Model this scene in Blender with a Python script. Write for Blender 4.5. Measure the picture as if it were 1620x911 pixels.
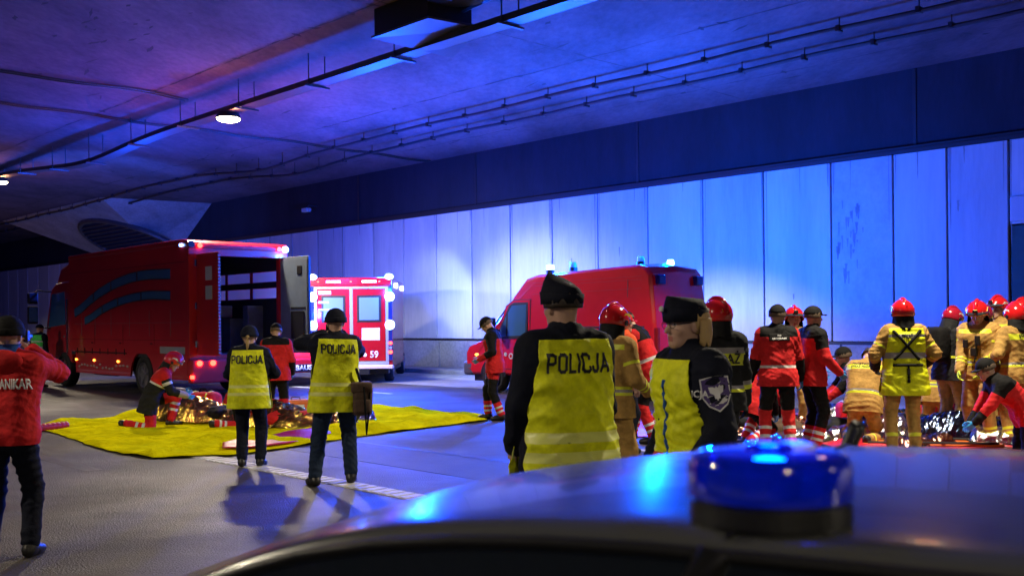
import bpy, bmesh, math, random
import numpy as np
from mathutils import Vector, Matrix
from mathutils.bvhtree import BVHTree
R = math.radians
for o in list(bpy.data.objects): bpy.data.objects.remove(o)
S = bpy.context.scene
COL = S.collection
# ------------------------------------------------------------------ camera, world, exposure
EYE = 1.65
cd = bpy.data.cameras.new('camera'); cam = bpy.data.objects.new('camera', cd); COL.objects.link(cam); S.camera = cam
cd.lens = 35; cd.sensor_width = 36; cd.clip_end = 600; cd.clip_start = 0.05
cd.shift_y = 53.4/1620
ROLL = -0.573
cam.location = (0, 0, EYE); cam.rotation_euler = (R(90), R(-ROLL), 0)
cd.dof.use_dof = True; cd.dof.focus_distance = 11.0; cd.dof.aperture_fstop = 4.6
w = bpy.data.worlds.new('World'); S.world = w; w.use_nodes = True
bg = w.node_tree.nodes['Background']; bg.inputs[0].default_value = (0.05, 0.10, 0.45, 1); bg.inputs[1].default_value = 0.03
S.render.engine = 'CYCLES'
S.view_settings.view_transform = 'Standard'; S.view_settings.look = 'None'; S.view_settings.exposure = 0.18; S.view_settings.gamma = 1
S.cycles.max_bounces = 8; S.cycles.sample_clamp_indirect = 4
# ------------------------------------------------------------------ helpers
TA = R(-45.8)                                   # tunnel frame: s runs along the road, q across it towards the far wall
E = Vector((math.cos(TA), math.sin(TA), 0)); N = Vector((-math.sin(TA), math.cos(TA), 0))
def T(s, q, z=0): return E*s + N*q + Vector((0, 0, z))
def ray(px, py):
    u = (px-810)/1575; v = (508.9-py)/1575; c, s = math.cos(R(ROLL)), math.sin(R(ROLL))
    return Vector((u*c - v*s, 1, u*s + v*c))
def at(px, py, z=0):                            # the point of the level z seen at that place of the photograph
    d = ray(px, py); t = (z-EYE)/d.z; return Vector((d.x*t, t, z))
def hexc(*c): return (c[0], c[1], c[2], 1)
MATS = {}
def mat(name, col, rough=.6, metal=0, bump=0, bscale=40, var=0, vscale=3, emit=None, estr=0, coat=0, trans=0, spec=.5, alpha=1, sheen=0, bdist=.01, detail=6):
    if name in MATS: return MATS[name]
    m = bpy.data.materials.new(name); m.use_nodes = True; nt = m.node_tree; b = nt.nodes['Principled BSDF']
    b.inputs['Base Color'].default_value = (*col, 1); b.inputs['Roughness'].default_value = rough; b.inputs['Metallic'].default_value = metal
    b.inputs['Coat Weight'].default_value = coat; b.inputs['Transmission Weight'].default_value = trans
    b.inputs['Specular IOR Level'].default_value = spec; b.inputs['Alpha'].default_value = alpha; b.inputs['Sheen Weight'].default_value = sheen
    if emit: b.inputs['Emission Color'].default_value = (*emit, 1); b.inputs['Emission Strength'].default_value = estr
    if bump or var: tc = nt.nodes.new('ShaderNodeTexCoord')
    if bump:
        n = nt.nodes.new('ShaderNodeTexNoise'); n.inputs['Scale'].default_value = bscale; n.inputs['Detail'].default_value = detail
        bp = nt.nodes.new('ShaderNodeBump'); bp.inputs['Strength'].default_value = bump; bp.inputs['Distance'].default_value = bdist
        nt.links.new(tc.outputs['Object'], n.inputs['Vector']); nt.links.new(n.outputs['Fac'], bp.inputs['Height']); nt.links.new(bp.outputs['Normal'], b.inputs['Normal'])
    if var:
        n = nt.nodes.new('ShaderNodeTexNoise'); n.inputs['Scale'].default_value = vscale; n.inputs['Detail'].default_value = 8; n.inputs['Roughness'].default_value = .65
        r = nt.nodes.new('ShaderNodeValToRGB'); r.color_ramp.elements[0].position = .35; r.color_ramp.elements[1].position = .7
        r.color_ramp.elements[0].color = (*[c*(1-var) for c in col], 1); r.color_ramp.elements[1].color = (*[min(1, c*(1+var*.5)) for c in col], 1)
        nt.links.new(tc.outputs['Object'], n.inputs['Vector']); nt.links.new(n.outputs['Fac'], r.inputs['Fac']); nt.links.new(r.outputs['Color'], b.inputs['Base Color'])
    MATS[name] = m; return m
def tag(o, label=None, cat=None, group=None, kind=None):
    if label: o['label'] = label
    if cat: o['category'] = cat
    if group: o['group'] = group
    if kind: o['kind'] = kind
    return o
def thing(name, label, cat, loc=(0, 0, 0), rz=0, group=None):
    o = bpy.data.objects.new(name, None); COL.objects.link(o); o.location = loc; o.rotation_euler = (0, 0, rz); o.empty_display_size = .2
    return tag(o, label, cat, group)
def fin(name, bm, m, parent=None, smooth=False, label=None):
    me = bpy.data.meshes.new(name)
    if isinstance(bm, tuple):
        me.from_pydata([tuple(v) for v in bm[0]], [], [tuple(f) for f in bm[1]])
    else:
        bmesh.ops.recalc_face_normals(bm, faces=bm.faces); bm.to_mesh(me); bm.free()
    for mm in (m if isinstance(m, (list, tuple)) else [m]): me.materials.append(mm)
    if smooth: me.polygons.foreach_set('use_smooth', [True]*len(me.polygons))
    me.update()
    o = bpy.data.objects.new(name, me); COL.objects.link(o)
    if parent: o.parent = parent
    if label: o['label'] = label
    return o
def B(): return bmesh.new()
def bev(bm, verts, w, seg=2):
    es = list({e for v in verts for e in v.link_edges})
    bmesh.ops.bevel(bm, geom=es, offset=w, segments=seg, affect='EDGES', profile=.5)
def box(bm, x0, x1, y0, y1, z0, z1, w=0, M=None, seg=2):
    tmp = bmesh.new() ; bmesh.ops.create_cube(tmp, size=1)
    for v in tmp.verts: v.co = Vector(((x0+x1)/2 + v.co.x*(x1-x0), (y0+y1)/2 + v.co.y*(y1-y0), (z0+z1)/2 + v.co.z*(z1-z0)))
    if w: bmesh.ops.bevel(tmp, geom=tmp.edges[:], offset=w, segments=seg, affect='EDGES', profile=.5)
    join(bm, tmp, M); return bm
def join(bm, tmp, M=None):
    if M is not None: bmesh.ops.transform(tmp, matrix=M, verts=tmp.verts)
    me = bpy.data.meshes.new('t'); tmp.to_mesh(me); tmp.free(); bm.from_mesh(me); bpy.data.meshes.remove(me)
def frame_to(p0, p1):
    d = (Vector(p1)-Vector(p0)); q = d.to_track_quat('Z', 'Y'); return Matrix.Translation((Vector(p0)+Vector(p1))/2) @ q.to_matrix().to_4x4(), d.length
def cyl(bm, p0, p1, r, r2=None, seg=20, w=0):
    M, L = frame_to(p0, p1); tmp = bmesh.new()
    bmesh.ops.create_cone(tmp, cap_ends=True, segments=seg, radius1=r, radius2=r if r2 is None else r2, depth=L)
    if w: bmesh.ops.bevel(tmp, geom=[e for e in tmp.edges if all(len(f.verts) > 4 or True for f in e.link_faces) and any(len(f.verts) > 4 for f in e.link_faces)], offset=w, segments=2, affect='EDGES')
    join(bm, tmp, M); return bm
def ball(bm, c, r, sc=(1, 1, 1), seg=20):
    tmp = bmesh.new(); bmesh.ops.create_uvsphere(tmp, u_segments=seg, v_segments=seg//2, radius=r)
    join(bm, tmp, Matrix.Translation(c) @ Matrix.Diagonal((*sc, 1))); return bm
def tube(bm, pts, r, seg=8):
    pts = [Vector(p) for p in pts]; rings = []
    up = Vector((0, 0, 1))
    for i, p in enumerate(pts):
        d = (pts[min(i+1, len(pts)-1)] - pts[max(i-1, 0)]).normalized()
        a = d.cross(up); a = a.normalized() if a.length > .01 else Vector((1, 0, 0)); b = a.cross(d).normalized()
        rr = r[i] if isinstance(r, (list, tuple)) else r
        rings.append([bm.verts.new(p + (a*math.cos(t)+b*math.sin(t))*rr) for t in [2*math.pi*k/seg for k in range(seg)]])
    for A, C in zip(rings, rings[1:]):
        for k in range(seg): bm.faces.new((A[k], A[(k+1) % seg], C[(k+1) % seg], C[k]))
    bm.faces.new(rings[0][::-1]); bm.faces.new(rings[-1]); return bm
def prism(bm, prof, x0, x1, w=0, M=None, seg=2):
    """profile in (y, z), extruded along x from x0 to x1"""
    tmp = bmesh.new(); a = [tmp.verts.new((x0, y, z)) for y, z in prof]; f = tmp.faces.new(a)
    r = bmesh.ops.extrude_face_region(tmp, geom=[f]); vs = [g for g in r['geom'] if isinstance(g, bmesh.types.BMVert)]
    for v in vs: v.co.x = x1
    bmesh.ops.recalc_face_normals(tmp, faces=tmp.faces)
    if w: bmesh.ops.bevel(tmp, geom=tmp.edges[:], offset=w, segments=seg, affect='EDGES', profile=.5)
    join(bm, tmp, M); return bm
def wheel(parent, x, y, z, r, wd, tyre, rim, side=-1, name='wheel'):
    b = B(); M = Matrix.Translation((x, y, z)) @ Matrix.Rotation(R(90), 4, 'Y')
    prof = [(r*.62, -wd/2), (r*.9, -wd/2), (r*.97, -wd*.42), (r, -wd*.3), (r, wd*.3), (r*.97, wd*.42), (r*.9, wd/2), (r*.62, wd/2)]
    n = 36; rings = []
    for k in range(n):
        t = 2*math.pi*k/n; rings.append([b.verts.new(M @ Vector((rr*math.cos(t), rr*math.sin(t), h))) for rr, h in prof])
    for k in range(n):
        A, C = rings[k], rings[(k+1) % n]
        for i in range(len(prof)): j = (i+1) % len(prof); b.faces.new((A[i], A[j], C[j], C[i]))
    t = fin(name, b, tyre, parent, True)
    b = B(); xs = x + side*wd*.30
    cyl(b, (xs-side*.05, y, z), (xs, y, z), r*.64, seg=32); cyl(b, (xs, y, z), (xs+side*.05, y, z), r*.2, r*.15, seg=16)
    for k in range(7):
        a = 2*math.pi*k/7; p = Vector((xs+side*.015, y+math.cos(a)*r*.4, z+math.sin(a)*r*.4)); M2 = Matrix.Translation(p) @ Matrix.Rotation(-a if False else a, 4, 'X')
        box(b, -.02, .02, -r*.22, r*.22, -r*.06, r*.06, .005, M=M2)
    n = 32
    ringv = []
    for k in range(n):
        a = 2*math.pi*k/n; ringv.append([b.verts.new((xs+side*.06 if i in (1, 2) else xs-side*.02, y+math.cos(a)*rr, z+math.sin(a)*rr)) for i, rr in enumerate((r*.66, r*.65, r*.6, r*.58))])
    for k in range(n):
        A, C = ringv[k], ringv[(k+1) % n]
        for i in range(3): b.faces.new((A[i], A[i+1], C[i+1], C[i]))
    fin('rim', b, rim, t, False); return t
def text_mesh(s, size, bold=.0, sx=1):
    cu = bpy.data.curves.new('txt', 'FONT'); cu.body = s; cu.size = size; cu.offset = bold*size; cu.align_x = 'CENTER'; cu.align_y = 'CENTER'; cu.resolution_u = 3
    o = bpy.data.objects.new('txt', cu); COL.objects.link(o); dg = bpy.context.evaluated_depsgraph_get(); dg.update()
    me = bpy.data.meshes.new_from_object(o.evaluated_get(dg)); b = bmesh.new(); b.from_mesh(me)
    bpy.data.objects.remove(o); bpy.data.curves.remove(cu); bpy.data.meshes.remove(me)
    for v in b.verts: v.co.x *= sx
    return b
def text_plate(name, s, size, m, parent, M, bold=.02, sx=1, thick=.004, label=None):
    b = text_mesh(s, size, bold, sx)
    r = bmesh.ops.extrude_face_region(b, geom=b.faces[:])
    for g in r['geom']:
        if isinstance(g, bmesh.types.BMVert): g.co.z += thick
    bmesh.ops.transform(b, matrix=M, verts=b.verts); return fin(name, b, m, parent, label=label)
def basis(o, x, y, z):
    M = Matrix((x, y, z)).transposed().to_4x4(); M.translation = o; return M
def lamp(name, kind, loc, power, col, size=.1, parent=None, spot=None, blend=.2, rot=(0, 0, 0)):
    l = bpy.data.lights.new(name, kind); l.energy = power; l.color = col; l.shadow_soft_size = size
    if kind == 'SPOT': l.spot_size = R(spot); l.spot_blend = blend
    o = bpy.data.objects.new(name, l); COL.objects.link(o); o.location = loc; o.rotation_euler = rot
    if parent: o.parent = parent
    return o
# ------------------------------------------------------------------ surface nets (bodies and clothes as one skin)
def snet(prims, vox):
    """prims: (a, b, ra, rb, k, tag) round cones with smooth union"""
    A = np.array([p[0] for p in prims], float); Bb = np.array([p[1] for p in prims], float); rr = np.array([[p[2], p[3]] for p in prims])
    pad = .03
    lo = np.minimum(A-rr[:, :1], Bb-rr[:, 1:]).min(0)-pad; hi = np.maximum(A+rr[:, :1], Bb+rr[:, 1:]).max(0)+pad
    n = np.ceil((hi-lo)/vox).astype(int)+1
    D = np.full(n, .2, np.float32)
    ax = [lo[i]+np.arange(n[i])*vox for i in range(3)]
    for (a, b, ra, rb, k, tg) in prims:
        a = np.array(a, float); b = np.array(b, float); m = max(ra, rb)+.05+k
        l = np.maximum(0, np.floor((np.minimum(a, b)-m-lo)/vox).astype(int)); h = np.minimum(n, np.ceil((np.maximum(a, b)+m-lo)/vox).astype(int)+1)
        sl = tuple(slice(l[i], h[i]) for i in range(3))
        X, Y, Z = np.meshgrid(ax[0][sl[0]], ax[1][sl[1]], ax[2][sl[2]], indexing='ij', sparse=True)
        ab = b-a; L2 = max(ab@ab, 1e-9)
        t = np.clip(((X-a[0])*ab[0]+(Y-a[1])*ab[1]+(Z-a[2])*ab[2])/L2, 0, 1)
        d = np.sqrt((X-a[0]-t*ab[0])**2+(Y-a[1]-t*ab[1])**2+(Z-a[2]-t*ab[2])**2)-(ra+(rb-ra)*t)
        c = D[sl]; hh = np.clip(.5+.5*(c-d)/k, 0, 1); D[sl] = c+(d-c)*hh-k*hh*(1-hh)
    return nets(D, lo, vox)
def nets(D, lo, vox):
    s = D < 0; n = D.shape
    nc = (n[0]-1, n[1]-1, n[2]-1)
    acc = np.zeros(nc+(3,), np.float32); cnt = np.zeros(nc, np.float32)
    def sub(arr, o): return arr[o[0]:o[0]+nc[0], o[1]:o[1]+nc[1], o[2]:o[2]+nc[2]]
    for axis in range(3):
        o1, o2 = [i for i in range(3) if i != axis]
        for u in (0, 1):
            for v in (0, 1):
                c0 = [0, 0, 0]; c0[o1] = u; c0[o2] = v; c1 = list(c0); c1[axis] = 1
                d0, d1 = sub(D, c0), sub(D, c1); cr = sub(s, c0) != sub(s, c1)
                t = np.where(cr, d0/np.where(cr, d0-d1, 1), 0)
                p = [np.full(nc, c0[i], np.float32) for i in range(3)]; p[axis] = t
                for i in range(3): acc[..., i] += np.where(cr, p[i], 0)
                cnt += cr
    mk = cnt > 0; idx = -np.ones(nc, int); idx[mk] = np.arange(mk.sum())
    ii = np.argwhere(mk); V = (ii + acc[mk]/cnt[mk][:, None])*vox+lo
    F = []
    for axis in range(3):
        o1, o2 = [(1, 2), (2, 0), (0, 1)][axis]
        a0 = [slice(None)]*3; a1 = [slice(None)]*3; a0[axis] = slice(0, n[axis]-1); a1[axis] = slice(1, n[axis])
        cr = s[tuple(a0)] != s[tuple(a1)]; e = np.argwhere(cr); ins = s[tuple(a0)][cr]
        ok = (e[:, o1] > 0) & (e[:, o2] > 0) & (e[:, o1] < nc[o1]) & (e[:, o2] < nc[o2]); e = e[ok]; ins = ins[ok]
        q = []
        for du, dv in ((-1, -1), (0, -1), (0, 0), (-1, 0)):
            c = e.copy(); c[:, o1] += du; c[:, o2] += dv; q.append(idx[c[:, 0], c[:, 1], c[:, 2]])
        q = np.stack(q, 1); q[~ins] = q[~ins][:, ::-1]; F.append(q)
    F = np.concatenate(F); F = F[(F >= 0).all(1)]
    return V, F
def vnormals(V, F):
    a = V[F[:, 2]]-V[F[:, 0]]; b = V[F[:, 3]]-V[F[:, 1]]; fn = np.cross(a, b); vn = np.zeros_like(V)
    for i in range(4): np.add.at(vn, F[:, i], fn)
    return vn/np.maximum(1e-9, np.linalg.norm(vn, axis=1))[:, None]
def relax(V, F, it=1, f=.5):
    for _ in range(it):
        acc = np.zeros_like(V); c = np.zeros(len(V))
        for i in range(4):
            j = F[:, (i+1) % 4]; np.add.at(acc, F[:, i], V[j]); np.add.at(c, F[:, i], 1); np.add.at(acc, j, V[F[:, i]]); np.add.at(c, j, 1)
        V = V+(acc/c[:, None]-V)*f
    return V
def creases(V, F, amp, seed):
    r = np.random.RandomState(seed); nn = vnormals(V, F); h = 0
    for k in range(3):
        d = r.randn(3); d[2] += 1.5*np.sign(d[2]); d /= np.linalg.norm(d); e = r.randn(3); g = r.randn(3)
        ph = V@d*(28+14*k)+2.2*np.sin(V@e*7+r.rand()*6)+1.6*np.sin(V@g*13+r.rand()*6)
        h = h+(np.abs(np.sin(ph))**.7-.6)*(.5+.5*np.sin(V@g*6+r.rand()*6))/(1+.4*k)
    return V-nn*(h*amp)[:, None]
def classify(prims, P):
    best = np.full(len(P), 9.); gid = np.zeros(len(P), int)
    for i, (a, b, ra, rb, k, tg) in enumerate(prims):
        a = np.array(a, float); ab = np.array(b, float)-a; t = np.clip((P-a)@ab/max(ab@ab, 1e-9), 0, 1)
        d = np.linalg.norm(P-a-t[:, None]*ab, axis=1)-(ra+(rb-ra)*t); m = d < best; best[m] = d[m]; gid[m] = i
    return gid
# ------------------------------------------------------------------ people
def npv(v): return np.array(v, float)
def ik(a, b, l1, l2, pole):
    a, b, pole = npv(a), npv(b), npv(pole); d = b-a; L = np.linalg.norm(d); mx = (l1+l2)*.995
    if L > mx: b = a+d/L*mx; d = b-a; L = mx
    L = max(L, abs(l1-l2)+.02); u = d/np.linalg.norm(d); x = (l1*l1-l2*l2+L*L)/(2*L); h = math.sqrt(max(0, l1*l1-x*x))
    p = pole-u*(pole@u); p /= max(1e-6, np.linalg.norm(p)); return a+u*x+p*h, b
def rx(a): c, s = math.cos(R(a)), math.sin(R(a)); return np.array([[1, 0, 0], [0, c, -s], [0, s, c]])
def ry(a): c, s = math.cos(R(a)), math.sin(R(a)); return np.array([[c, 0, s], [0, 1, 0], [-s, 0, c]])
def rz(a): c, s = math.cos(R(a)), math.sin(R(a)); return np.array([[c, -s, 0], [s, c, 0], [0, 0, 1]])
def skeleton(po):
    J = {}; pel = npv(po.get('pel', (0, 0, .93))); lf, ls, tw = po.get('lean', (3, 0, 0)); pt = po.get('hip', lf*.5)
    Rp = rz(po.get('hyaw', 0)) @ rx(-pt); Rc = rz(po.get('hyaw', 0)+tw) @ ry(ls) @ rx(-lf)
    J['pel'] = pel; J['waist'] = pel+Rp@npv((0, 0, .16)); J['chest'] = J['waist']+Rc@npv((0, .01, .20)); J['neck'] = J['chest']+Rc@npv((0, -.01, .16))
    hy, hp = po.get('head', (0, 0)); Rh = rz(po.get('hyaw', 0)+tw+hy) @ rx(-lf*.35-hp) @ ry(po.get('tilt', 0))
    J['head'] = J['neck']+Rc@npv((0, 0, .045))+Rh@npv((0, .022, .112))
    J['Rp'], J['Rc'], J['Rh'] = Rp, Rc, Rh
    for sd, k in ((-1, 'L'), (1, 'R')):
        sh = J['chest']+Rc@npv((sd*.18, -.01, .105)); J['sh'+k] = sh
        w_ = po.get('hand'+k, (sd*.27, .06, .80)); pole = po.get('elb'+k, (sd*.5, -1, -.2))
        J['el'+k], J['wr'+k] = ik(sh, w_, .285, .26, pole)
        hp_ = pel+Rp@npv((sd*.09, 0, -.03)); J['hp'+k] = hp_
        f = po.get('foot'+k, (sd*.11, 0, .09)); J['kn'+k], J['an'+k] = ik(hp_, f, .43, .41, po.get('knee'+k, (sd*.15, 1, 0)))
        fy, fp = po.get('toe'+k, (-sd*8, 0)); J['Rf'+k] = rz(fy) @ rx(fp)
    return J
def torso_prims(J, g=0, low=True, girth=1):
    Rp, Rc = J['Rp'], J['Rc']; w = J['waist']; c = J['chest']; p = J['pel']; n = J['neck']; P = []
    for s in (-1, 1):
        hipc = p+Rp@npv((s*.075, -.005, -.03)); wc = w+Rc@npv((s*.06, .005, 0)); cc = c+Rc@npv((s*.085, .0, .02)); sc = c+Rc@npv((s*.14, -.015, .10))
        P.append((hipc, wc, (.118+g)*girth, (.105+g)*girth, .05, 'torso')); P.append((wc, cc, (.105+g)*girth, (.118+g)*girth, .05, 'torso')); P.append((cc, sc, (.11+g)*girth, .075+g, .05, 'torso'))
        P.append((c+Rc@npv((s*.02, -.02, .14)), c+Rc@npv((s*.15, -.015, .105)), .062+g, .066+g, .05, 'torso'))
    P.append((c, n, .09+g, .06+g, .05, 'torso'))
    return P
def arm_prims(J, g=0, k='L', end=1.0):
    e = J['el'+k]; w_ = e+(J['wr'+k]-e)*end
    return [(J['sh'+k], e, .058+g, .046+g, .045, 'ua'+k), (e, w_, .046+g, .033+g, .02, 'fa'+k)]
def leg_prims(J, g=0, k='L', end=1.0, gb=0):
    kn = J['kn'+k]; a = kn+(J['an'+k]-kn)*end
    return [(J['hp'+k], kn, .088+g, .060+g, .03, 'th'+k), (kn, a, .060+g, .044+g+gb, .02, 'sh'+k)]
def make_head():
    vox = .0055; lo = npv((-.11, -.13, -.17)); n = (41, 50, 60); ax = [lo[i]+np.arange(n[i])*vox for i in range(3)]
    X, Y, Z = np.meshgrid(*ax, indexing='ij')
    def ell(c, r): k = np.sqrt(((X-c[0])/r[0])**2+((Y-c[1])/r[1])**2+((Z-c[2])/r[2])**2); return (k-1)*min(r)
    def cone(a, b, ra, rb):
        a = npv(a); ab = npv(b)-a; t = np.clip(((X-a[0])*ab[0]+(Y-a[1])*ab[1]+(Z-a[2])*ab[2])/(ab@ab), 0, 1)
        return np.sqrt((X-a[0]-t*ab[0])**2+(Y-a[1]-t*ab[1])**2+(Z-a[2]-t*ab[2])**2)-(ra+(rb-ra)*t)
    def sm(a, b, k): h = np.clip(.5+.5*(a-b)/k, 0, 1); return a+(b-a)*h-k*h*(1-h)
    D = ell((0, -.012, .03), (.077, .096, .088)); D = sm(D, ell((0, .02, -.035), (.062, .068, .078)), .03)
    D = sm(D, ell((0, .055, -.088), (.03, .028, .022)), .03)
    for s in (-1, 1):
        D = sm(D, cone((s*.008, .078, .028), (s*.05, .062, .026), .011, .009), .012); D = sm(D, ell((s*.042, .055, -.02), (.02, .018, .018)), .02)
        D = -sm(-D, ell((s*.031, .092, .008), (.017, .014, .011)), .008)
        D = sm(D, ell((s*.078, -.005, -.005), (.011, .02, .032)), .008)
    D = sm(D, cone((0, .083, .015), (0, .103, -.022), .008, .0125), .01)
    D = sm(D, cone((-.018, .078, -.052), (.018, .078, -.052), .008, .008), .008); D = sm(D, cone((-.014, .077, -.064), (.014, .077, -.064), .009, .009), .006)
    D = sm(D, cone((0, -.03, -.05), (0, -.035, -.16), .055, .055), .03)
    V, F = nets(D.astype(np.float32), lo, vox); V = relax(V, F, 1, .3); c = V[F].mean(1)
    mi = np.zeros(len(F), int); mi[(np.abs(c[:, 0]) < .021) & (c[:, 1] > .07) & (c[:, 2] < -.046) & (c[:, 2] > -.072)] = 1   # lips
    mi[(np.abs(np.abs(c[:, 0])-.033) < .019) & (c[:, 1] > .055) & (c[:, 2] > .024) & (c[:, 2] < .034)] = 2                       # brows
    eye = (((np.abs(c[:, 0])-.031)/.012)**2+((c[:, 2]-.007)/.006)**2 < 1) & (c[:, 1] > .05); mi[eye] = 3
    iris = (((np.abs(c[:, 0])-.031)/.0055)**2+((c[:, 2]-.007)/.0062)**2 < 1) & (c[:, 1] > .05); mi[iris] = 2
    return V, F, mi
def make_hand(curl):
    # right hand: wrist at the origin, fingers along -Z, palm towards -X, thumb forward (+Y)
    P = [(npv((0, -.022, -.03)), npv((0, -.027, -.085)), .016, .014, .02, 'p'), (npv((0, .018, -.03)), npv((0, .024, -.088)), .017, .014, .02, 'p'), (npv((0, 0, .02)), npv((0, 0, -.06)), .027, .017, .02, 'p')]
    for i, (y, L, r) in enumerate(((.030, .074, .0088), (.010, .083, .009), (-.010, .077, .0087), (-.029, .060, .0078))):
        p = npv((0, y, -.088)); a = 8+i*3
        for j, fr in enumerate((.45, .31, .24)):
            a += curl*(1+.12*i)*(1 if j else .8); d = npv((-math.sin(R(a)), (y*1.2 if j == 0 else 0), -math.cos(R(a)))); q = p+d*L*fr
            P.append((p, q, r*(1-.07*j), r*(.93-.07*j), .004, 'f')); p = q
    p = npv((-.008, .026, -.03))
    for j, (dx, dy, dz, L) in enumerate(((-.35, .75, -.6, .042), (-.3-curl*.008, .3, -.85, .034), (-.3-curl*.01, .05, -.95, .026))):
        d = npv((dx, dy, dz)); d /= np.linalg.norm(d); q = p+d*L; P.append((p, q, .0125-.0015*j, .011-.0015*j, .006, 't')); p = q
    return snet(P, .0048)
HEAD = make_head(); HANDS = {c: make_hand(c) for c in (16, 48)}
SKIN = mat('skin', (.55, .33, .24), .5, bump=.15, bscale=90, var=.15, vscale=14)
LIP = mat('lips', (.40, .14, .12), .45); BROW = mat('brow', (.06, .04, .03), .8); EYEW = mat('eye', (.6, .58, .55), .2)
def cloth(name, col, rough=.85, b=.6, **k): return mat(name, col, rough, bump=b, bscale=k.pop('bs', 14), var=k.pop('var', .28), vscale=k.pop('vs', 11), bdist=.022, spec=.25, **k)
C = dict(
 navy=cloth('navy cloth', (.004, .006, .018)), black=cloth('black cloth', (.006, .006, .007)), jeans=cloth('blue jeans', (.012, .026, .06)),
 red=cloth('red cloth', (.62, .018, .022)), orange=cloth('orange cloth', (.8, .10, .03)), tan=cloth('tan aramid cloth', (.46, .27, .075), var=.35), char=cloth('charcoal cloth', (.016, .017, .02)),
 hiv=cloth('yellow vest cloth', (.84, .90, .012), .6), green=cloth('green vest cloth', (.08, .75, .12), .6), olive=cloth('olive cloth', (.03, .04, .025)),
 band=mat('silver tape', (.62, .62, .62), .35, bump=.2, bscale=70), yband=mat('yellow tape', (.72, .78, .03), .5, bump=.2, bscale=70), gband=mat('grey tape', (.30, .28, .29), .45, bump=.2, bscale=70), hband=mat('pale vest tape', (.80, .84, .22), .35, bump=.2, bscale=60),
 glove=mat('blue nitrile', (.03, .28, .65), .4), bglove=cloth('black glove', (.015, .015, .018)), yglove=cloth('yellow glove', (.5, .65, .05)), boot=mat('black leather', (.012, .011, .011), .38, bump=.3, bscale=60, var=.3), brown=cloth('brown bag cloth', (.11, .07, .05)),
 blueS=cloth('blue scarf', (.02, .10, .40)), redh=mat('red helmet shell', (.62, .012, .015), .16, coat=.6, var=.08), dred=mat('dark red helmet shell', (.35, .01, .03), .2, coat=.5), yel=mat('yellow sticker', (.85, .62, .04), .4), white=mat('white print', (.75, .75, .75), .5), ink=mat('black print', (.012, .012, .02), .5),
 visor=mat('visor', (.06, .07, .09), .06, coat=1, spec=.8), dplast=mat('black plastic', (.012, .012, .013), .35, bump=.1, bscale=80), hairb=mat('blonde hair', (.50, .33, .13), .45, bump=.6, bscale=60), hairm=mat('brown cropped hair', (.11, .075, .05), .6, bump=.6, bscale=90), haird=mat('dark hair', (.03, .02, .014), .5, bump=.6, bscale=60), purple=mat('patch blue', (.06, .03, .17), .6))
def xf(V, Rm, o): return V@Rm.T+o
def bisect_paint(V, F, prims, J, paint, mats, name, parent, cuts=(), solid=0, label=None):
    """paint: (group prefix, t0, t1, material index); groups share the axis of the matching bone"""
    def axis(g):
        if g == 'torso':
            a = J['pel']-J['Rp']@npv((0, 0, .1)); return J['pel'], (J['neck']-J['pel'])
        k = g[-1]; a, b = {'ua': ('sh', 'el'), 'fa': ('el', 'wr'), 'th': ('hp', 'kn'), 'sh': ('kn', 'an')}[g[:2]]; return J[a+k], J[b+k]-J[a+k]
    bm = bmesh.new(); vs = [bm.verts.new(v) for v in V]
    for f in F:
        try: bm.faces.new([vs[i] for i in f])
        except ValueError: pass
    tags = [p[5] for p in prims]
    for (co, no) in cuts:
        g = bm.verts[:]+bm.edges[:]+bm.faces[:]; bmesh.ops.bisect_plane(bm, geom=g, plane_co=Vector(co), plane_no=Vector(no), clear_outer=True)
    def groups():
        bm.faces.ensure_lookup_table(); P = np.array([f.calc_center_median()[:] for f in bm.faces]); return P, [tags[i] for i in classify(prims, P)]
    if paint:
        P, G = groups()
        names = sorted(set(G))
        for g in names:
            a, d = axis(g); rel = [q for q in paint if g.startswith(q[0])]
            for (_, t0, t1, mi) in rel:
                for t in (t0, t1):
                    if -.3 < t < 1.3:
                        P, G = groups(); L2 = d@d
                        fs = [f for f, gg, p in zip(bm.faces, G, P) if gg == g and abs((p-a)@d/L2-t) < .12]
                        ge = fs+list({e for f in fs for e in f.edges})+list({v for f in fs for v in f.verts})
                        bmesh.ops.bisect_plane(bm, geom=ge, plane_co=Vector(a+d*t), plane_no=Vector(d).normalized())
        P, G = groups()
        for f, g, p in zip(bm.faces, G, P):
            a, d = axis(g); t = (p-a)@d/(d@d)
            for (q, t0, t1, mi) in paint:
                if g.startswith(q) and t0 <= t <= t1: f.material_index = mi
    if solid:
        bmesh.ops.recalc_face_normals(bm, faces=bm.faces)
    o = fin(name, bm, mats, parent, True, label)
    if solid: m = o.modifiers.new('solid', 'SOLIDIFY'); m.thickness = solid; m.offset = 1
    return o
def on_surface(bm, tree, M, depth=.5, off=.004):
    """M: plane frame (x right, y up, z outward); drops every vertex onto the surface"""
    z = M.to_3x3() @ Vector((0, 0, 1)); last = None
    for v in bm.verts:
        p = M @ v.co; h = tree.ray_cast(p+z*.25, -z, depth); extra = v.co.z
        if h[0] is not None: v.co = h[0]+z*(off+extra*0)
        else: v.co = p-z*.02
def patch(name, tree, M, w, h, m, parent, off=.003, label=None):
    b = B(); bmesh.ops.create_grid(b, x_segments=max(3, int(w/.012)), y_segments=max(3, int(h/.012)), size=.5)
    for v in b.verts: v.co.x *= w; v.co.y *= h
    on_surface(b, tree, M, off=off); o = fin(name, b, m, parent, True, label)
    md = o.modifiers.new('s', 'SOLIDIFY'); md.thickness = .003; md.offset = 0; return o
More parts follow.
